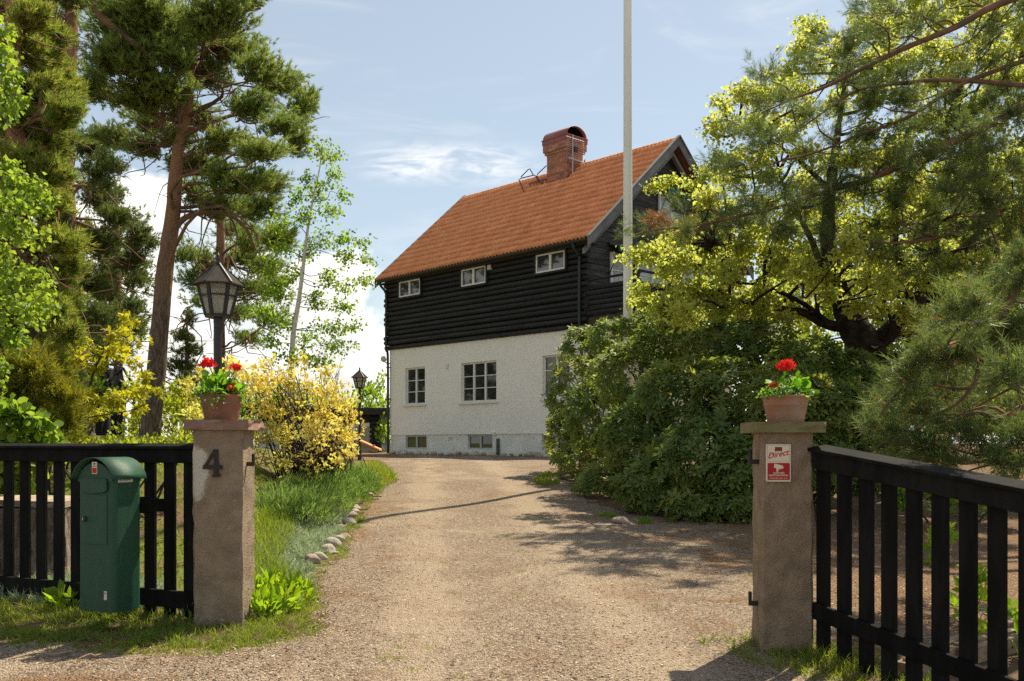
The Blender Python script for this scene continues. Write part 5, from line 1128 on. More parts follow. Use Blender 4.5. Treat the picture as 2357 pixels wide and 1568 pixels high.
def leafy(name, label, cat, D, trunk_px, trunk_r, clumps, leaf, bark, tmpl, size, seed, ntw, per, group=None, limb_r=.03, depth_jit=.8, extra=(), up=.0, drop=.3, jit=.06, hang=.3, limbmat=None, trunkD=None, tintb=.5, twr=.005, shell=.3, bend=.05, nface=-.0):
    c = Crown(seed); tp = smooth_path(pix_path(trunk_px, D), 5); base = tp[0].copy(); base[2] = float(g(base[0], base[1])); t = thing(name, label, cat, base, group=group)
    tr = np.interp(np.linspace(0, 1, len(tp)), np.linspace(0, 1, len(trunk_r)), trunk_r)
    v, f = tubes(tp[None], tr[None], 10); v = v+c.r.normal(size=v.shape)*tr.mean()*.05; mesh_np('trunk', v, f, M[bark], t, smooth=True)
    anchors = [tp[len(tp)//4:]]
    for pts, r0, r1 in extra: p = smooth_path(pix_path(pts, D), 5); c.limbs(p[None], r0, r1, 8); anchors.append(p)
    A_ = np.vstack(anchors); C = []
    for q in clumps:
        dz = q[4] if len(q) > 4 else c.r.normal()*depth_jit
        C.append((P(q[0], q[1], D+dz), np.array([q[2], (q[2]+q[3])/2, q[3]])*(D+dz)/F_PX))
    ctr = np.array([k[0] for k in C]); low = ctr-UP*drop*np.array([k[1][2] for k in C])[:, None]
    dist = np.linalg.norm(low[:, None]-A_[None], axis=2)+.6*np.maximum(A_[None, :, 2]-low[:, None, 2], 0); at = A_[dist.argmin(1)]
    c.limbs(limb_paths(at, ctr-(ctr-at)*.15, bend, c.r, 8), np.full(len(C), limb_r), limb_r*.3, 5)
    for (cc, rad), a in zip(C, at):
        ar = rad[0]*rad[2]*(F_PX/D)**2/2500.0; b = cc+(a-cc)*min(.6, .7*rad.mean()/max(np.linalg.norm(a-cc), .01))
        c.clump(cc, rad, b, max(5, int(ntw*ar)), per, twr, up, .35, shell, jit, 1.0, 0, .8, 1.35, .45)
    c.bark_mesh('limbs', M[limbmat or bark], t)
    pos, dr = c.shoots(); n = len(pos); nr = nrm(rdirs(n, c.r)*.9+np.array([0, nface, .55]))
    fr = frame_y(nrm(dr*.7+rdirs(n, c.r)*.7-UP*hang), nr)
    leaves('crown', leaf, t, tmpl, pos, fr, size*(.6+.7*c.r.random(n)), noise_tint(pos, c.r, tintb)); return t

# bright leafy branches at the left edge
leafy('linden_tree', 'bright green broadleaf tree reaching in from the left edge', 'tree', 8.6, [(-120,1050),(-110,800),(-100,500),(-90,200),(-90,-50)], [.12, .11, .09, .07, .04],
      [(0,90,30,45),(18,150,30,40),(30,210,30,40),(10,250,30,30),(30,410,48,30),(70,440,46,34),(20,480,50,40),(60,530,42,34),(10,560,40,40),(100,470,25,30),(40,630,40,30),(80,650,45,32),(20,690,45,40),(70,710,40,36),(30,770,30,34),(100,690,30,36),(10,860,20,40)], M['l_linden'], 'dullbark', BROAD, .050, 31, 32, 13, limb_r=.012, depth_jit=.3, hang=.5, twr=.003, jit=.035)
leafy('hazel_bush', 'bright green round leaved bush low behind the left fence end', 'bush', 9.6, [(-20,1130),(-10,1080),(0,1000),(10,960)], [.02, .018, .015, .01],
      [(20,950,50,26),(60,975,50,26),(10,1000,50,30),(80,1005,46,24),(30,1050,55,36),(90,1050,36,30),(20,1110,45,36)], M['l_linden'], 'dullbark', DISC, .08, 32, 45, 10, limb_r=.01, depth_jit=.25, hang=.4, twr=.003, jit=.03)
leafy('young_maple_tree', 'young yellow leaved maple in front of the trampoline', 'tree', 12.5, [(192,1060),(193,1010),(200,950),(207,890),(222,840),(245,800),(268,760)], [.028, .026, .022, .018, .014, .01, .006],
      [(165,785,32,12),(190,805,34,14),(205,835,36,13),(170,825,22,10),(235,850,26,10),(265,770,32,14),(290,745,22,16),(300,790,34,14),(285,820,36,12),(310,840,28,12),(260,805,25,12),(170,945,46,9),(205,955,44,10),(245,930,40,12),(290,910,38,12),(275,945,36,10),(335,900,34,12),(320,940,26,10),(355,895,26,10),(220,915,30,10),(140,935,26,8),(330,870,22,10)],
      M['l_youngmaple'], 'dullbark', MAPLE, .072, 33, 40, 9, limb_r=.007, depth_jit=.35, hang=.1, twr=.0025, jit=.03, extra=[([(203,930),(225,915),(250,885)], .012, .006), ([(198,962),(240,955),(300,945),(350,925)], .01, .004)])
# juniper and undergrowth
def juniper(label, D, clumps, leaf, seed, ntw, per, name='juniper', cat='shrub', tm=None, size=.09, stemx=None, m2='dullbark', group=None, depth_jit=.35, up=.5, flat=.9, tintb=.5, gap=0.0):
    c = Crown(seed); x0 = np.mean([q[0] for q in clumps]); b = P(x0, 1000, D); b[2] = float(g(b[0], b[1])); t = thing(name, label, cat, b, group=group)
    for q in clumps:
        dz = q[4] if len(q) > 4 else c.r.normal()*depth_jit; cc = P(q[0], q[1], D+dz); rad = np.array([q[2], (q[2]+q[3])/2, q[3]])*(D+dz)/F_PX
        s0 = np.array([b[0]+(cc[0]-b[0])*.5, b[1]+(cc[1]-b[1])*.5, b[2]+.05]); c.limbs(limb_paths(s0[None], (cc-UP*rad[2]*.4)[None], .05, c.r, 6), .016, .008, 5)
        c.clump(cc, rad, cc-UP*rad[2]*.6, max(6, int(ntw*q[2]*q[3]/2500)), per, .004, up, .3, .3, .035*D/12, flat, 0, .6)
    c.bark_mesh('stems', M[m2], t); pos, dr = c.shoots(); n = len(pos)
    leaves('foliage', leaf, t, tm or needle_shoot(12, .11, .05, .009, np.random.default_rng(seed), 32), pos, frame_y(dr), (.7+.6*c.r.random(n))*(1 if tm is None else size), noise_tint(pos, c.r, tintb)); return t
juniper('feathery olive green juniper behind the left fence', 10.8, [(60,850,60,40),(110,860,45,36),(80,910,70,40),(140,905,36,32),(110,955,62,34),(60,975,60,40),(155,965,30,26),(100,1010,80,30),(40,900,50,50)], M['l_juniper'], 41, 85, 11)
juniper('dark green bush between juniper and trampoline', 14.5, [(130,830,40,30),(165,860,36,30),(150,900,40,36),(225,890,30,30),(220,930,40,26)], M['l_linden'], 42, 50, 10, 'bush', 'shrub', LEAF2, .075, tintb=.1)
for i, (lab, D, cl, lf) in enumerate([('sunlit yellow green shrub right of the leaning trunk', 19, [(400,930,36,36),(440,950,40,34),(390,980,40,26),(455,990,40,26),(420,900,30,26)], 'l_shrub'), ('sunlit green shrub left of the leaning trunk', 20, [(310,900,30,40),(325,950,28,36),(300,985,36,24),(330,990,24,24)], 'l_shrub'),
      ('low yellow green undergrowth along the top of the left fence', 10.6, [(120,1018,60,14),(200,1020,60,13),(280,1018,60,14),(350,1018,50,13),(420,1016,50,16),(60,1030,60,15),(240,1045,80,16),(360,1045,80,18),(130,1050,80,16),(430,1050,40,16)], 'l_shrub'),
      ('pale green tree beyond the yard, between lamp and house', 40, [(860,900,34,22),(880,930,26,26),(850,935,30,22),(885,980,16,40),(870,1010,18,24),(835,905,26,18),(820,940,26,24),(878,880,14,14)], 'l_birch'),
      ('pale green thicket far behind the yellow shrub', 44, [(560,930,60,46),(640,920,60,46),(700,925,60,40),(770,930,50,30),(600,980,80,36),(720,985,80,36),(480,940,50,46),(800,975,50,36),(520,1000,60,26)], 'l_birch')]):
    juniper(lab, D, cl, M[lf], 50+i, 70 if D > 30 else 60, 10, 'shrub' if i != 3 else 'far_tree', 'shrub' if i != 3 else 'tree', LEAF2, {19: .085, 20: .085, 10.6: .05, 40: .16, 44: .18}[D], depth_jit=.4 if D < 30 else 1.0, tintb=.55)
# birch
leafy('birch_tree', 'slender young birch with pale trunk and airy leaves, left of the house', 'birch', 16.0, [(668,1010),(668,930),(671,840),(676,760),(688,690),(698,610),(708,530),(722,450),(735,390),(742,330)], [.055, .052, .048, .042, .036, .030, .022, .015, .010, .005],
      [(740,345,26,26),(765,365,22,18),(715,410,22,20),(760,410,30,18),(735,450,28,22),(680,455,24,20),(790,445,22,16),(700,500,30,22),(765,490,30,18),(650,510,26,20),(795,545,30,16),(745,555,28,22),(835,560,24,12),(640,570,30,22),(700,580,26,22),(800,590,34,16),(850,600,18,14),(620,620,30,20),(760,640,34,20),(670,640,26,24),(840,645,26,14),(800,660,30,14),(630,680,32,22),(730,690,30,24),(600,720,30,18),(790,705,32,18),(650,740,34,22),(760,750,40,20),(810,755,24,16),(700,780,34,22),(620,780,30,18),(780,800,40,18),(730,830,40,18),(670,820,36,20)],
      M['l_birch'], 'birchbark', BROAD, .048, 61, 80, 11, limb_r=.008, depth_jit=.55, hang=.5, limbmat='dullbark', twr=.003, jit=.045, tintb=.45)
# forsythia
def forsythia(label, D, cx, foot, clumps, seed, ntw, per, nst):
    c = Crown(seed); b = GP(cx, foot); t = thing('forsythia', label, 'forsythia', b); st = []
    ctr = []
    for q in clumps:
        dz = q[4] if len(q) > 4 else c.r.normal()*.7; cc = P(q[0], q[1], D+dz); rad = np.array([q[2], (q[2]+q[3])/2, q[3]])*(D+dz)/F_PX; ctr.append((cc, rad))
        c.clump(cc, rad, cc-UP*rad[2]*.7, max(6, int(ntw*q[2]*q[3]/2500*(1.0 if q[1] < 1010 else .32))), per, .0035, .1, .25, .3, .03, 1.0, 0, .8, 1.4)
    for k in range(nst):
        cc, rad = ctr[c.r.integers(len(ctr))]; e = cc+rdirs(1, c.r)[0]*rad*.7; s0 = np.array([b[0]*.6+cc[0]*.4+c.r.normal()*.25*(nst > 9), b[1]+c.r.normal()*.4, 0]); s0[2] = float(g(s0[0], s0[1])); st.append(limb_paths(s0[None], e[None], .05, c.r, 8, .2)[0])
    c.limbs(np.array(st), .009, .003, 5); c.bark_mesh('stems', M['twig'], t); pos, dr = c.shoots(); n = len(pos)
    leaves('blossom', M['l_forsythia'], t, (np.vstack([LEAF2[0]*[1.1, 1, 1], LEAF2[0][:, [1, 0, 2]]*[.9, 1, 1]-[.4, 0, 0]]), np.vstack([LEAF2[1], LEAF2[1]+4])), pos, frame_y(dr+.6*rdirs(n, c.r)), .042*(.5+.9*c.r.random(n)), noise_tint(pos, c.r, .4)); return t
forsythia('large yellow flowering shrub behind the left gate post', 13.5, 690, 1110, [(600,880,46,34),(650,870,46,30),(700,880,46,30),(750,890,46,30),(790,930,40,30),(620,930,50,36),(680,930,50,36),(740,940,50,36),(600,990,40,40),(660,990,50,36),(720,990,50,36),(780,990,46,36),(800,1000,26,30),(610,1050,36,36),(660,1050,46,30),(720,1050,46,30),(780,1050,40,30),(800,1045,22,24),(590,860,40,24),(560,880,30,30),(540,850,26,18),(700,1090,60,18),(610,835,40,16),(680,830,40,16),(760,850,36,18),(805,950,20,24)], 71, 50, 9, 260)
forsythia('sparse yellow flowering sprays left of the potted geraniums', 9.4, 500, 1290, [(470,860,26,30),(460,900,22,26),(450,950,20,24),(440,880,16,20),(560,880,30,26),(530,835,24,14)], 72, 40, 8, 5)

# rhododendron: whorls of leathery leaves over a dark, twiggy inside
def rhodo():
    r = np.random.default_rng(81); b = GP(1600, 1180); b[1] += 2.2; b[2] = float(g(b[0], b[1])); t = thing('rhododendron', 'huge dark green rhododendron right of the driveway', 'rhododendron', b)
    cl = [(1320,900,60,80,18.5),(1300,1010,42,70,19),(1350,800,60,50,19),(1420,780,70,50,18),(1480,760,60,40,17.5),(1380,960,80,90,17),(1340,1080,60,50,17.5),(1450,870,90,80,16),(1550,790,90,60,16),(1470,1010,90,80,15),(1400,1120,70,60,15.5),(1560,920,100,90,14.8),(1650,800,90,60,15.5),(1750,800,90,60,15.2),
          (1500,1120,80,70,14),(1600,1060,100,90,13.8),(1680,920,100,90,14.2),(1600,1160,70,40,13.4),(1700,1080,90,90,13.5),(1690,1165,60,40,13.2),(1790,930,100,90,13.8),(1860,840,90,60,14.5),(1800,1060,80,80,13.4),(1900,950,90,80,13.8),(1950,860,80,50,14.5),(1890,1070,70,70,13.6),(1990,930,70,60,14),(1790,1160,60,40,13.4),(2020,1010,60,60,14.2),(1980,1090,60,50,14)]
    pos = []; nor = []; stems = []
    for (x, y, rx, ry, D) in cl:
        D = D-.85 if D < 15 else D-.85*max(0, 1-(D-15)/2)
        c = P(x, y, D); rad = np.array([rx, (rx+ry)*.5, ry])*D/F_PX; n = int(82*rx*ry/2500*(D/15)**1.0)+8
        d = rdirs(n, r); k = d[:, 1] > .35; d[k, 1] *= -1; s = .70+.36*r.random((n, 1))**.6; s = np.where(r.random((n, 1)) < .10, s*1.16, s); pos.append(c+d*rad*s); nor.append(nrm(d/rad))
        for _ in range(5):
            s0 = np.array([c[0]*.6+b[0]*.4+r.normal()*.3, c[1]+.4+r.normal()*.2, 0]); s0[2] = float(g(s0[0], s0[1])); e = c+rdirs(1, r)[0]*rad*.8; stems.append(limb_paths(s0[None], e[None], .12, r, 8)[0])
    for x, y in ((1735, 1200), (1740, 1190)): pass
    pos = np.vstack(pos); nor = np.vstack(nor); k = pos[:, 2] > g(pos[:, 0], pos[:, 1])+.05; pos = pos[k]; nor = nor[k]; n = len(pos)
    S_ = np.array(stems); mesh_np('stems', *tubes(S_, np.tile(np.linspace(.02, .006, 8), (len(S_), 1)), 6), M['dullbark'], t, smooth=True)
    ax = nrm(nor*.7+UP*.6+.35*r.normal(size=(n, 3))); FR = frame_y(ax); V = []; F = []; TT = []; o = 0; ti = noise_tint(pos, r, .30, .25)
    for j in range(9):
        az = j*2*PI/9+r.random(n)*.5; rise = .15+.75*r.random(n)*(1 if j % 3 else 1.6)-.25
        out = FR[:, :, 0]*np.cos(az)[:, None]+FR[:, :, 2]*np.sin(az)[:, None]; d = nrm(out+FR[:, :, 1]*rise[:, None]-UP*.12)
        v, f = scatter(*LEAF4, pos+out*.01, frame_y(d, nrm(FR[:, :, 1]-d*.2)), .085+.05*r.random(n)); V.append(v); F.append(f+o); o += len(v); TT.append(np.repeat(np.where(r.random(n) < .03, 1.6, np.clip(ti+.14*r.normal(size=n), 0, 1)), 4))
    mesh_np('foliage', np.vstack(V), np.vstack(F), M['l_rhodo'], t, np.concatenate(TT))
    print('rhodo whorls', n)
rhodo()

def sample_clumps(poly, n, rx, ry, dz, seed):
    """evenly spread foliage clumps inside an outline"""
    r = np.random.default_rng(seed); q = in_poly_pts(poly, 1, r); out = [q[0]]
    for _ in range(n-1):
        c = in_poly_pts(poly, 14, r); dd = np.min(np.linalg.norm((c[:, None]-np.array(out)[None])/[1, ry/rx+.2], axis=2), 1); out.append(c[dd.argmax()])
    return [(float(p[0]), float(p[1]), rx*(.7+.6*r.random()), ry*(.7+.6*r.random()), float(r.normal()*dz)) for p in out]
MAPLE_CL = sample_clumps([(1445,610),(1475,568),(1560,548),(1625,480),(1640,330),(1645,215),(1720,205),(1800,170),(1825,60),(1885,55),(1930,90),(2080,-40),(2420,-60),(2420,760),(2200,800),(2090,720),(1960,670),(1850,620),(1760,660),(1680,730),(1560,740),(1460,715)], 150, 34, 27, 1.3, 7)+sample_clumps([(1470,590),(1560,550),(1640,480),(1720,520),(1720,700),(1600,740),(1470,710)], 16, 32, 22, .6, 12)+[(1505,425,24,12,0),(1550,418,26,12,0),(1590,425,24,14,.3),(1625,400,26,18,.3)]+sample_clumps([(1700,700),(1800,600),(1960,640),(2100,600),(2400,600),(2400,820),(2100,840),(2040,720),(1900,700),(1800,760)], 36, 32, 24, 1.5, 8)
# maple: dark forked trunk, backlit spring leaves
leafy('maple_tree', 'big forked maple with dark trunk and sunlit yellow green leaves, right of the house', 'maple', 15.0, [(2010,1120),(2005,900),(1998,830),(1985,790),(1960,745),(1935,690),(1915,620),(1905,540),(1910,440),(1925,330),(1940,220),(1960,90)], [.34, .32, .30, .27, .22, .17, .14, .11, .08, .055, .03, .012],
      MAPLE_CL,
      M['l_maple'], 'darkbark', BROAD, .056, 91, 115, 12, limb_r=.030, depth_jit=1.3, hang=.25, twr=.005, jit=.045, drop=.4, tintb=.55,
      extra=[([(1990,800),(2040,770),(2090,715),(2130,670),(2170,620),(2230,560),(2290,500)], .17, .05), ([(1960,745),(1930,752),(1890,742),(1850,720),(1800,712),(1740,700),(1680,690)], .10, .025), ([(1915,620),(1860,610),(1800,600),(1720,570),(1640,560)], .07, .02), ([(1935,690),(1900,640),(1870,560),(1830,480),(1790,400)], .08, .02), ([(2090,715),(2080,640),(2060,560),(2070,440)], .09, .03), ([(1910,440),(1850,380),(1780,330),(1700,290)], .05, .012), ([(2170,620),(2150,540),(2180,420),(2200,280)], .07, .02), ([(1925,760),(1850,700),(1760,660),(1690,650)], .05, .015)])

OVER_CL = sample_clumps([(1480,525),(1600,440),(1690,290),(1740,180),(1850,105),(1990,5),(2080,-40),(2420,-40),(2420,640),(2180,640),(1980,580),(1720,545),(1520,548)], 92, 40, 25, .6, 9)
# overhanging pine from the right
NEAR = (18, .10, .066, .0045)
def overhang(label, D, branches, clumps, seed, ntw, per, deadc=(), shoot=NEAR, budf=.10, trunk=None, zj=.6):
    c = Crown(seed); paths = [smooth_path(pix_path(p, D), 6) for p, _, _ in branches]; b = np.array([trunk[0], trunk[1], float(g(*trunk))]); t = thing('pine_tree', label, 'pine tree', b)
    top = 11.0; tk = smooth_path([b-UP*.2, b+[.05, 0, 2], b+[-.05, .1, 5], b+[.1, 0, 8], b+[0, 0, top]], 5); mesh_np('trunk', *tubes(tk[None], np.linspace(.2, .06, len(tk))[None], 12), M['pinebark'], t, smooth=True)
    for p, (_, r0, r1) in zip(paths, branches):
        z = np.clip(p[0][2]-.35*np.linalg.norm(p[0][:2]-b[:2]), b[2]+.6, b[2]+top-1); s0 = np.array([b[0], b[1], z]); q = np.vstack([smooth_path([s0, (s0+p[0])/2+UP*.15, p[0]], 4)[:-1], p]); c.limbs(q[None], r0*1.35, r1, 8)
    A_ = np.vstack(paths)
    for q in clumps:
        dz = q[4] if len(q) > 4 else c.r.normal()*zj; cc = P(q[0], q[1], D+dz); rad = np.array([q[2], (q[2]+q[3])/2, q[3]])*(D+dz)/F_PX
        a = A_[np.linalg.norm(A_-(cc+[.5, 0, 0]), axis=1).argmin()]; c.limbs(limb_paths(a[None], (cc+(a-cc)*.25)[None], .05, c.r, 7), .014, .007, 5)
        c.clump(cc, rad, cc+(a-cc)*min(.6, .7*rad.mean()/max(np.linalg.norm(a-cc), .01)), max(5, int(ntw*q[2]*q[3]/2500)), per, .0045, .30, .12, .25, .03, .9, 0, .6, 1.7, .9)
    c.bark_mesh('limbs', M['pinelimb'], t); pos, dr = c.shoots(); n = len(pos); s = .75+.6*c.r.random(n); ti = noise_tint(pos, c.r, .4)
    V = []; F = []; TT = []; o = 0; pick = c.r.integers(0, 3, n)
    for i in range(3):
        tv, tf = needle_shoot(*shoot, np.random.default_rng(seed+i), 42); k = pick == i; v, f = scatter(tv, tf, pos[k], frame_y(dr[k]), s[k]); V.append(v); F.append(f+o); o += len(v); TT.append(np.repeat(ti[k], len(tf)))
    mesh_np('crown', np.vstack(V), np.vstack(F), M['l_pinenear'], t, np.concatenate(TT))
    k = c.r.choice(n, int(n*budf), replace=False); v, f = scatter(LEAF2[0]*[.8, 1, 3], LEAF2[1], pos[k]+dr[k]*.075, frame_y(nrm(dr[k]+UP*.5)), .028+.02*c.r.random(len(k))); mesh_np('pollen_cones', v, f, M['l_bud'], t, np.repeat(c.r.random(len(k)), 2))
    if deadc:
        c2 = Crown(seed+9)
        for (x, y, rx, ry) in deadc: cc = P(x, y, D); c2.clump(cc, np.array([rx, rx, ry])*D/F_PX, cc+[.2, 0, -.05], 7, 4, .004, .2, .3, .3, .02)
        p, d = c2.shoots(); tv, tf = needle_shoot(18, .09, .07, .006, np.random.default_rng(5), 45); v, f = scatter(tv, tf, p, frame_y(d), np.ones(len(p))); mesh_np('dead_needles', v, f, M['l_dead'], t, np.repeat(c2.r.random(len(p)), len(tf))); c2.bark_mesh('dead_twigs', M['twig'], t)
    print('overhang shoots', n)
overhang('dark pine boughs hanging across the upper right', 12.6,
     [([(2420,215),(2356,245),(2280,285),(2200,322),(2120,362),(2050,392),(1960,425),(1880,447),(1800,475),(1700,498),(1600,520),(1520,528),(1460,540)], .052, .008), ([(2420,-60),(2356,-15),(2270,22),(2200,62),(2080,112),(1980,160),(1900,200),(1820,230),(1750,262)], .05, .008), ([(2420,200),(2356,197),(2250,188),(2150,185),(2050,195),(1960,215),(1850,290),(1760,340)], .035, .006), ([(2420,120),(2300,160),(2200,200),(2090,270),(1980,310),(1880,350),(1760,380),(1680,400)], .03, .006), ([(2420,420),(2330,470),(2240,520),(2140,550),(2050,560),(1950,560)], .035, .008)],
     OVER_CL,
     101, 30, 10, deadc=[(1520,512,30,14),(1585,520,30,12),(1500,500,16,12)], trunk=(9.6, 13.0))
overhang('low shaggy pine branches drooping over the right fence', 7.4,
     [([(2430,560),(2356,635),(2320,700),(2290,770),(2255,840),(2240,885),(2200,930),(2140,960)], .032, .008), ([(2430,900),(2356,935),(2300,962),(2250,950),(2210,962),(2150,990),(2080,1000)], .022, .006), ([(2430,740),(2330,800),(2230,830),(2150,850),(2070,900),(2020,960)], .022, .005), ([(2440,1010),(2370,1030),(2310,1060),(2240,1080),(2200,1095)], .014, .004)],
     [(2150,760,46,40),(2220,720,50,44),(2290,680,50,46),(2340,620,36,46),(2120,820,50,40),(2200,810,55,44),(2280,790,55,46),(2345,760,36,50),(2080,880,50,36),(2160,890,55,40),(2240,880,50,40),(2040,940,44,32),(2110,950,50,34),(2190,950,46,34),(2330,860,40,46),(2010,985,34,24),(2070,1010,50,32),(2150,1020,50,34),(2230,1010,50,36),(2100,1060,50,26),(2180,1070,46,26),(2270,1065,46,30),(2335,1020,40,50),(2330,940,36,40),(2320,1090,40,20)],
     102, 26, 9, shoot=(16, .09, .06, .0045), trunk=(7.2, 9.4), zj=.55, budf=.16)
overhang('thin pine spray crossing in front of the right fence rail', 4.9, [([(2460,1040),(2400,1062),(2330,1085),(2260,1098),(2210,1105),(2170,1112)], .009, .003)], [(2180,1108,24,14,0),(2230,1100,26,14,0),(2290,1090,30,16,0),(2340,1080,30,18,0)], 103, 22, 6, shoot=(24, .07, .055, .0022), trunk=(4.6, 6.2), zj=.1, budf=.25) if False else None

# ------------------------------------------------------------------ ground plants
def blades(name, label, poly, n, h, w, m, seed, tilt=.35, clumpy=.0, kind='stuff', cat='grass', tintb=.5, bow=True, weight=None, hp=1.0):
    r = np.random.default_rng(seed); q = in_poly_pts(poly, n, r)
    if clumpy:
        k = r.choice(n, max(8, int(n/clumpy)), replace=False); q = q[r.choice(k, n)]+r.normal(size=(n, 2))*.03; q = q[inpoly(q[:, 0], q[:, 1], poly)]; n = len(q)
    if weight is not None: q = q[r.random(n) < weight(q)]; n = len(q)
    pos = np.stack([q[:, 0], q[:, 1], g(q[:, 0], q[:, 1])+.002], -1); hh = h*(.45+.8*r.random(n)**hp)
    d = nrm(np.stack([r.normal(size=n)*tilt, r.normal(size=n)*tilt, np.ones(n)], -1)); side = nrm(np.cross(d, np.stack([r.normal(size=n), r.normal(size=n), np.zeros(n)], -1))); b = np.cross(side, d)
    ww = w*(.6+.8*r.random(n)); cur = (.12+.35*r.random(n))[:, None]*hh[:, None]
    mid = pos+d*hh[:, None]*.55+b*cur*.3; tip = pos+d*hh[:, None]*.95+b*cur*1.1-UP*cur*.25
    V = np.stack([pos-side*ww[:, None]/2, pos+side*ww[:, None]/2, mid+side*ww[:, None]*.4, mid-side*ww[:, None]*.4, tip], 1); F = BLADE[1][None]+(np.arange(n)*5)[:, None, None]
    o = mesh_np(name, V.reshape(-1, 3), F.reshape(-1, 3), m, tint=np.repeat(noise_tint(pos, r, tintb, .3, 2.5), 3)); return tag(o, label, cat, kind=kind)
blades('verge_grass', 'rough green grass verge along the foot of the left post and fence', VERGE, 11000, .085, .005, M['l_grass'], 201, .6, clumpy=24, hp=1.6)
blades('verge_grass', 'trodden short grass thinning out into the road gravel', W2([(-40,1440),(250,1468),(480,1490),(700,1455),(760,1440),(740,1475),(560,1515),(400,1520),(200,1508),(-40,1495)]), 3600, .045, .005, M['l_grass'], 202, .6, clumpy=22, tintb=.6)
blades('dry_grass', 'straw coloured dry grass among the verge', VERGE, 6500, .07, .004, M['l_drygrass'], 203, 1.6)
blades('bed_grass', 'tall bright grass in the bed beside the left gate post', W2([(560,1400),(590,1200),(640,1170),(680,1230),(640,1300),(680,1340),(700,1400),(640,1425)]), 5000, .17, .006, M['l_grass'], 204, .35, tintb=.45)
blades('lawn', 'sunlit lawn rising behind the left fence', [(-2.2, 7.6), (-2.6, 10), (-3.3, 13), (-5, 19), (-14, 22), (-12, 15), (-7, 9.5), (-5.4, 8.3), (-3.6, 7.7)], 24000, .10, .009, M['l_grass'], 205, .5, tintb=.6)
blades('silver_plants', 'silvery low dianthus cushions along the edging stones', W2([(590,1350),(590,1270),(640,1215),(700,1180),(770,1150),(812,1160),(800,1200),(760,1255),(715,1300),(715,1350),(640,1375)]), 8500, .11, .012, M['l_silver'], 206, .75, clumpy=26, tintb=.4)
blades('silver_plants', 'pale silvery plants seen through the left fence', [(-4.6, 7.95), (-3.0, 7.3), (-2.6, 7.5), (-2.9, 8.3), (-4.3, 8.9)], 6000, .13, .008, M['l_silver'], 207, .6, clumpy=14, tintb=.3)
blades('yard_grass', 'yellow green grass tongue at the foot of the far lamp post', W2([(835,1118),(850,1075),(880,1085),(905,1105),(885,1120),(850,1135)]), 5000, .20, .012, M['l_grass'], 208, .5, tintb=.85)
blades('gravel_weeds', 'thin green weeds growing through the gravel', [p for p in DRIVE if False] or [(-3.0, 4.8), (3.0, 4.8), (2.6, 9.5), (-1.6, 10), (-1.6, 7.2)], 2400, .03, .004, M['l_grass'], 209, .8, clumpy=55, tintb=.7)
blades('post_foot_grass', 'grass and weeds round the foot of the right gate post', [(1.2, 6.5), (1.45, 5.95), (1.75, 5.6), (2.4, 4.4), (2.9, 4.6), (2.5, 5.6), (2.0, 6.6)], 3600, .10, .005, M['l_grass'], 210, .6, clumpy=14, tintb=.5)
blades('rhododendron_foot_grass', 'bright grass tuft at the far left foot of the rhododendron', W2([(1225,1112),(1262,1090),(1290,1115),(1255,1122)])+[], 900, .12, .01, M['l_grass'], 211, .5, tintb=.6)
blades('rhododendron_foot_grass', 'low green ground cover at the front foot of the rhododendron', W2([(1360,1190),(1385,1175),(1440,1195),(1700,1200),(1700,1208),(1420,1208)]), 260, .10, .012, M['l_herb'], 212, .7, clumpy=30, tintb=.1)

ep = np.array(left_edge); fringe = [tuple(p) for p in ep+[-.10, 0]]+[tuple(p) for p in (ep+[.10, 0])[::-1]]
blades('edge_grass', 'uneven weeds and grass along the left edge of the driveway', fringe, 3600, .06, .006, M['l_grass'], 213, .8, clumpy=18, tintb=.6)
blades('dry_grass', 'straw and needles along the left edge of the driveway', fringe, 2600, .05, .005, M['l_drygrass'], 214, 2.0)
def mound(name, label, cat, spots, m, tm, size, seed, n, up=.7, stems='twig', tintb=.5):
    r = np.random.default_rng(seed); c0 = GP(*spots[0][:2]); t = thing(name, label, cat, c0); PP = []; DD = []; ST = []
    for (dx, dy, R, h) in spots:
        b = GP(dx, dy); a = rdirs(n, r); a[:, 2] = np.abs(a[:, 2]); q = b+a*np.array([R, R, h])*(.5+.5*r.random((n, 1))**.5); PP.append(q); DD.append(nrm(a+UP*up+.4*r.normal(size=(n, 3))))
        k = max(4, n//6); ST.append(np.stack([np.tile(b, (k, 1))+r.normal(size=(k, 3))*[R*.2, R*.2, 0], b+a[:k]*np.array([R, R, h])*.5+UP*h*.1, q[:k]], 1))
    pos = np.vstack(PP); d = np.vstack(DD); s = np.vstack(ST); mesh_np('stems', *tubes(s, np.tile([.004, .003, .002], (len(s), 1)), 3), M[stems], t)
    leaves('foliage', m, t, tm, pos, frame_y(d), size*(.6+.8*r.random(len(pos))), noise_tint(pos, r, tintb, .3, 3.0)); return t
SPRIG = needle_shoot(9, .13, .055, .012, np.random.default_rng(3), 35)
mound('lavender_mound', 'rounded blue green lavender mounds behind the edging stones', 'lavender', [(690,1210,.42,.34),(650,1190,.36,.30),(735,1185,.42,.36),(780,1160,.40,.36),(810,1140,.34,.36),(720,1150,.40,.34),(665,1165,.36,.28),(840,1135,.22,.26),(770,1120,.4,.34)], M['l_lavender'], SPRIG, 1.0, 221, 330, up=1.3)
mound('goutweed', 'lush bright green leafy clump at the right foot of the left post', 'weed clump', [(600,1425,.13,.17),(640,1410,.16,.18),(625,1385,.18,.22),(680,1385,.13,.16),(590,1395,.10,.22)], M['l_herb'], LEAF4, .085, 222, 95, up=.35, tintb=.55)
mound('maple_seedling', 'broad leaved seedling in front of the left fence beside the letterbox', 'seedling', [(135,1405,.14,.13)], M['l_herb'], MAPLE, .13, 223, 16, up=.3, tintb=.3)
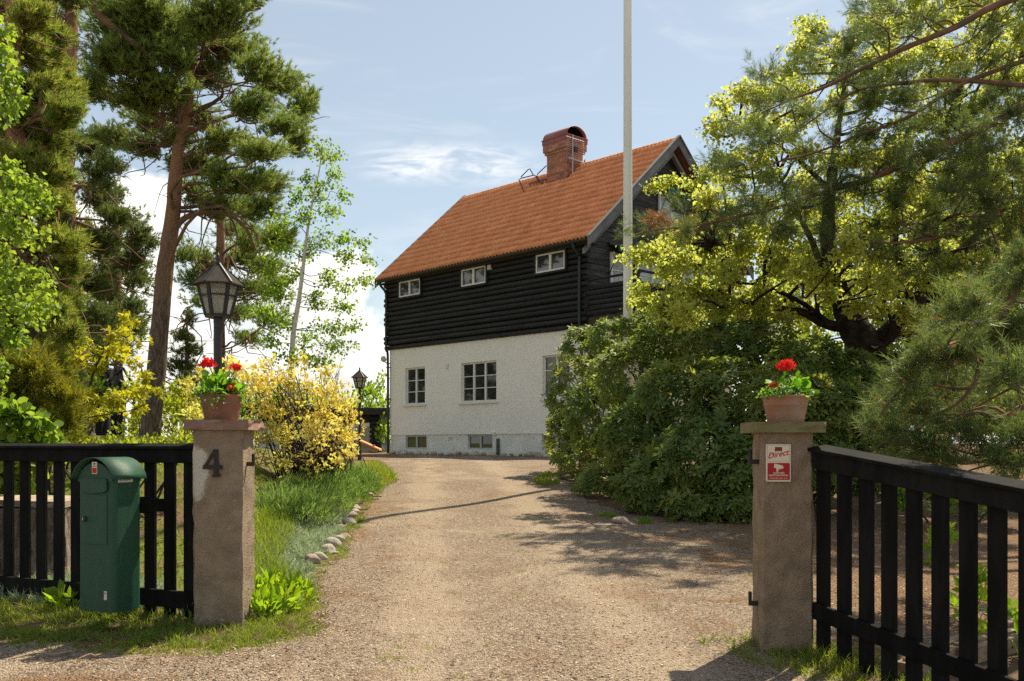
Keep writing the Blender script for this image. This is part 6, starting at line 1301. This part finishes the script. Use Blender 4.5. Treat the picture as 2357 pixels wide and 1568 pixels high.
mound('weed_clump', 'dark weeds between fence and left gate post foot', 'weed clump', [(415,1425,.09,.14),(440,1432,.07,.12)], M['l_lavender'], LEAF4, .06, 224, 40, up=.6, tintb=.2)
for i, (dx, dy, R, h, lab) in enumerate([(2165,1300,.12,.55,'young oak seedling behind the right fence, farther one'), (2240,1440,.14,.42,'young oak seedling behind the right fence, middle one'), (2320,1500,.16,.30,'broad oak seedling low behind the right fence, nearest one')]):
    b = GP(dx, dy); mound('oak_seedling', lab, 'seedling', [(dx, dy, R, h)], M['l_herb'], MAPLE, .10, 230+i, 30, up=.3, tintb=.35)
# low bushes far right behind the fence
juniper('leafy green bush low behind the right fence', 12.0, [(2150,1130,60,36),(2230,1150,60,36),(2310,1150,60,40),(2080,1150,40,30)], M['l_linden'], 251, 45, 9, 'bush', 'bush', LEAF4, .10, tintb=.1)
juniper('sunlit hedge at the far right beyond the maple', 26.0, [(2080,930,80,60),(2180,960,80,60),(2280,950,80,70),(2360,940,60,70),(2230,880,80,50),(2120,860,60,40),(2340,860,60,50),(2000,960,60,60),(1900,960,60,60)], M['l_shrub'], 252, 60, 9, 'hedge', 'hedge', LEAF2, .13, depth_jit=1.0, tintb=.3)

# wood to the left of the house, mirrored in its windows
for i, (dx, D, h, lab) in enumerate([(40, 30, 11, 'dense tree far left beyond the pines, nearest of the far wood'), (130, 33, 12, 'dense tree far left beyond the trampoline'), (235, 36, 8, 'dense tree far behind the leaning pine trunk'), (-120, 34, 13, 'dense tree at the far left edge of the wood'), (-60, 40, 14, 'tallest dense tree in the far left wood')]):
    pxm = F_PX/D; top = 1000-h*pxm; cl = []
    r_ = np.random.default_rng(300+i)
    for k in range(12): f = (k+.5)/12; cl.append((dx+r_.normal()*60*(1-f*.6), 1000-(.12+.85*f)*h*pxm, 62*(1.15-.75*f)*34/D, 50*34/D))
    pine(lab, D, [(dx, 1010), (dx, 800), (dx, top+20)], [.22, .18, .05], cl, M['l_pinedark'], 310+i, 26, 8, (7, .16, .2, .05), name='wood_tree', cat='tree', limb_r=.06, depth_jit=1.3, group='trees of the far left wood', tintb=.4)

leafy('broadleaf_tree', 'sunlit yellow green tree beyond the maple at the far right', 'tree', 27.0, [(2180,1000),(2180,850),(2170,700),(2180,560)], [.2, .18, .13, .05], sample_clumps([(1740,720),(1860,520),(2050,400),(2420,360),(2420,960),(2000,960),(1850,860)], 62, 52, 42, 1.6, 17), M['l_shrub'], 'darkbark', BROAD, .13, 261, 48, 10, limb_r=.05, depth_jit=1.5, twr=.008, jit=.12)
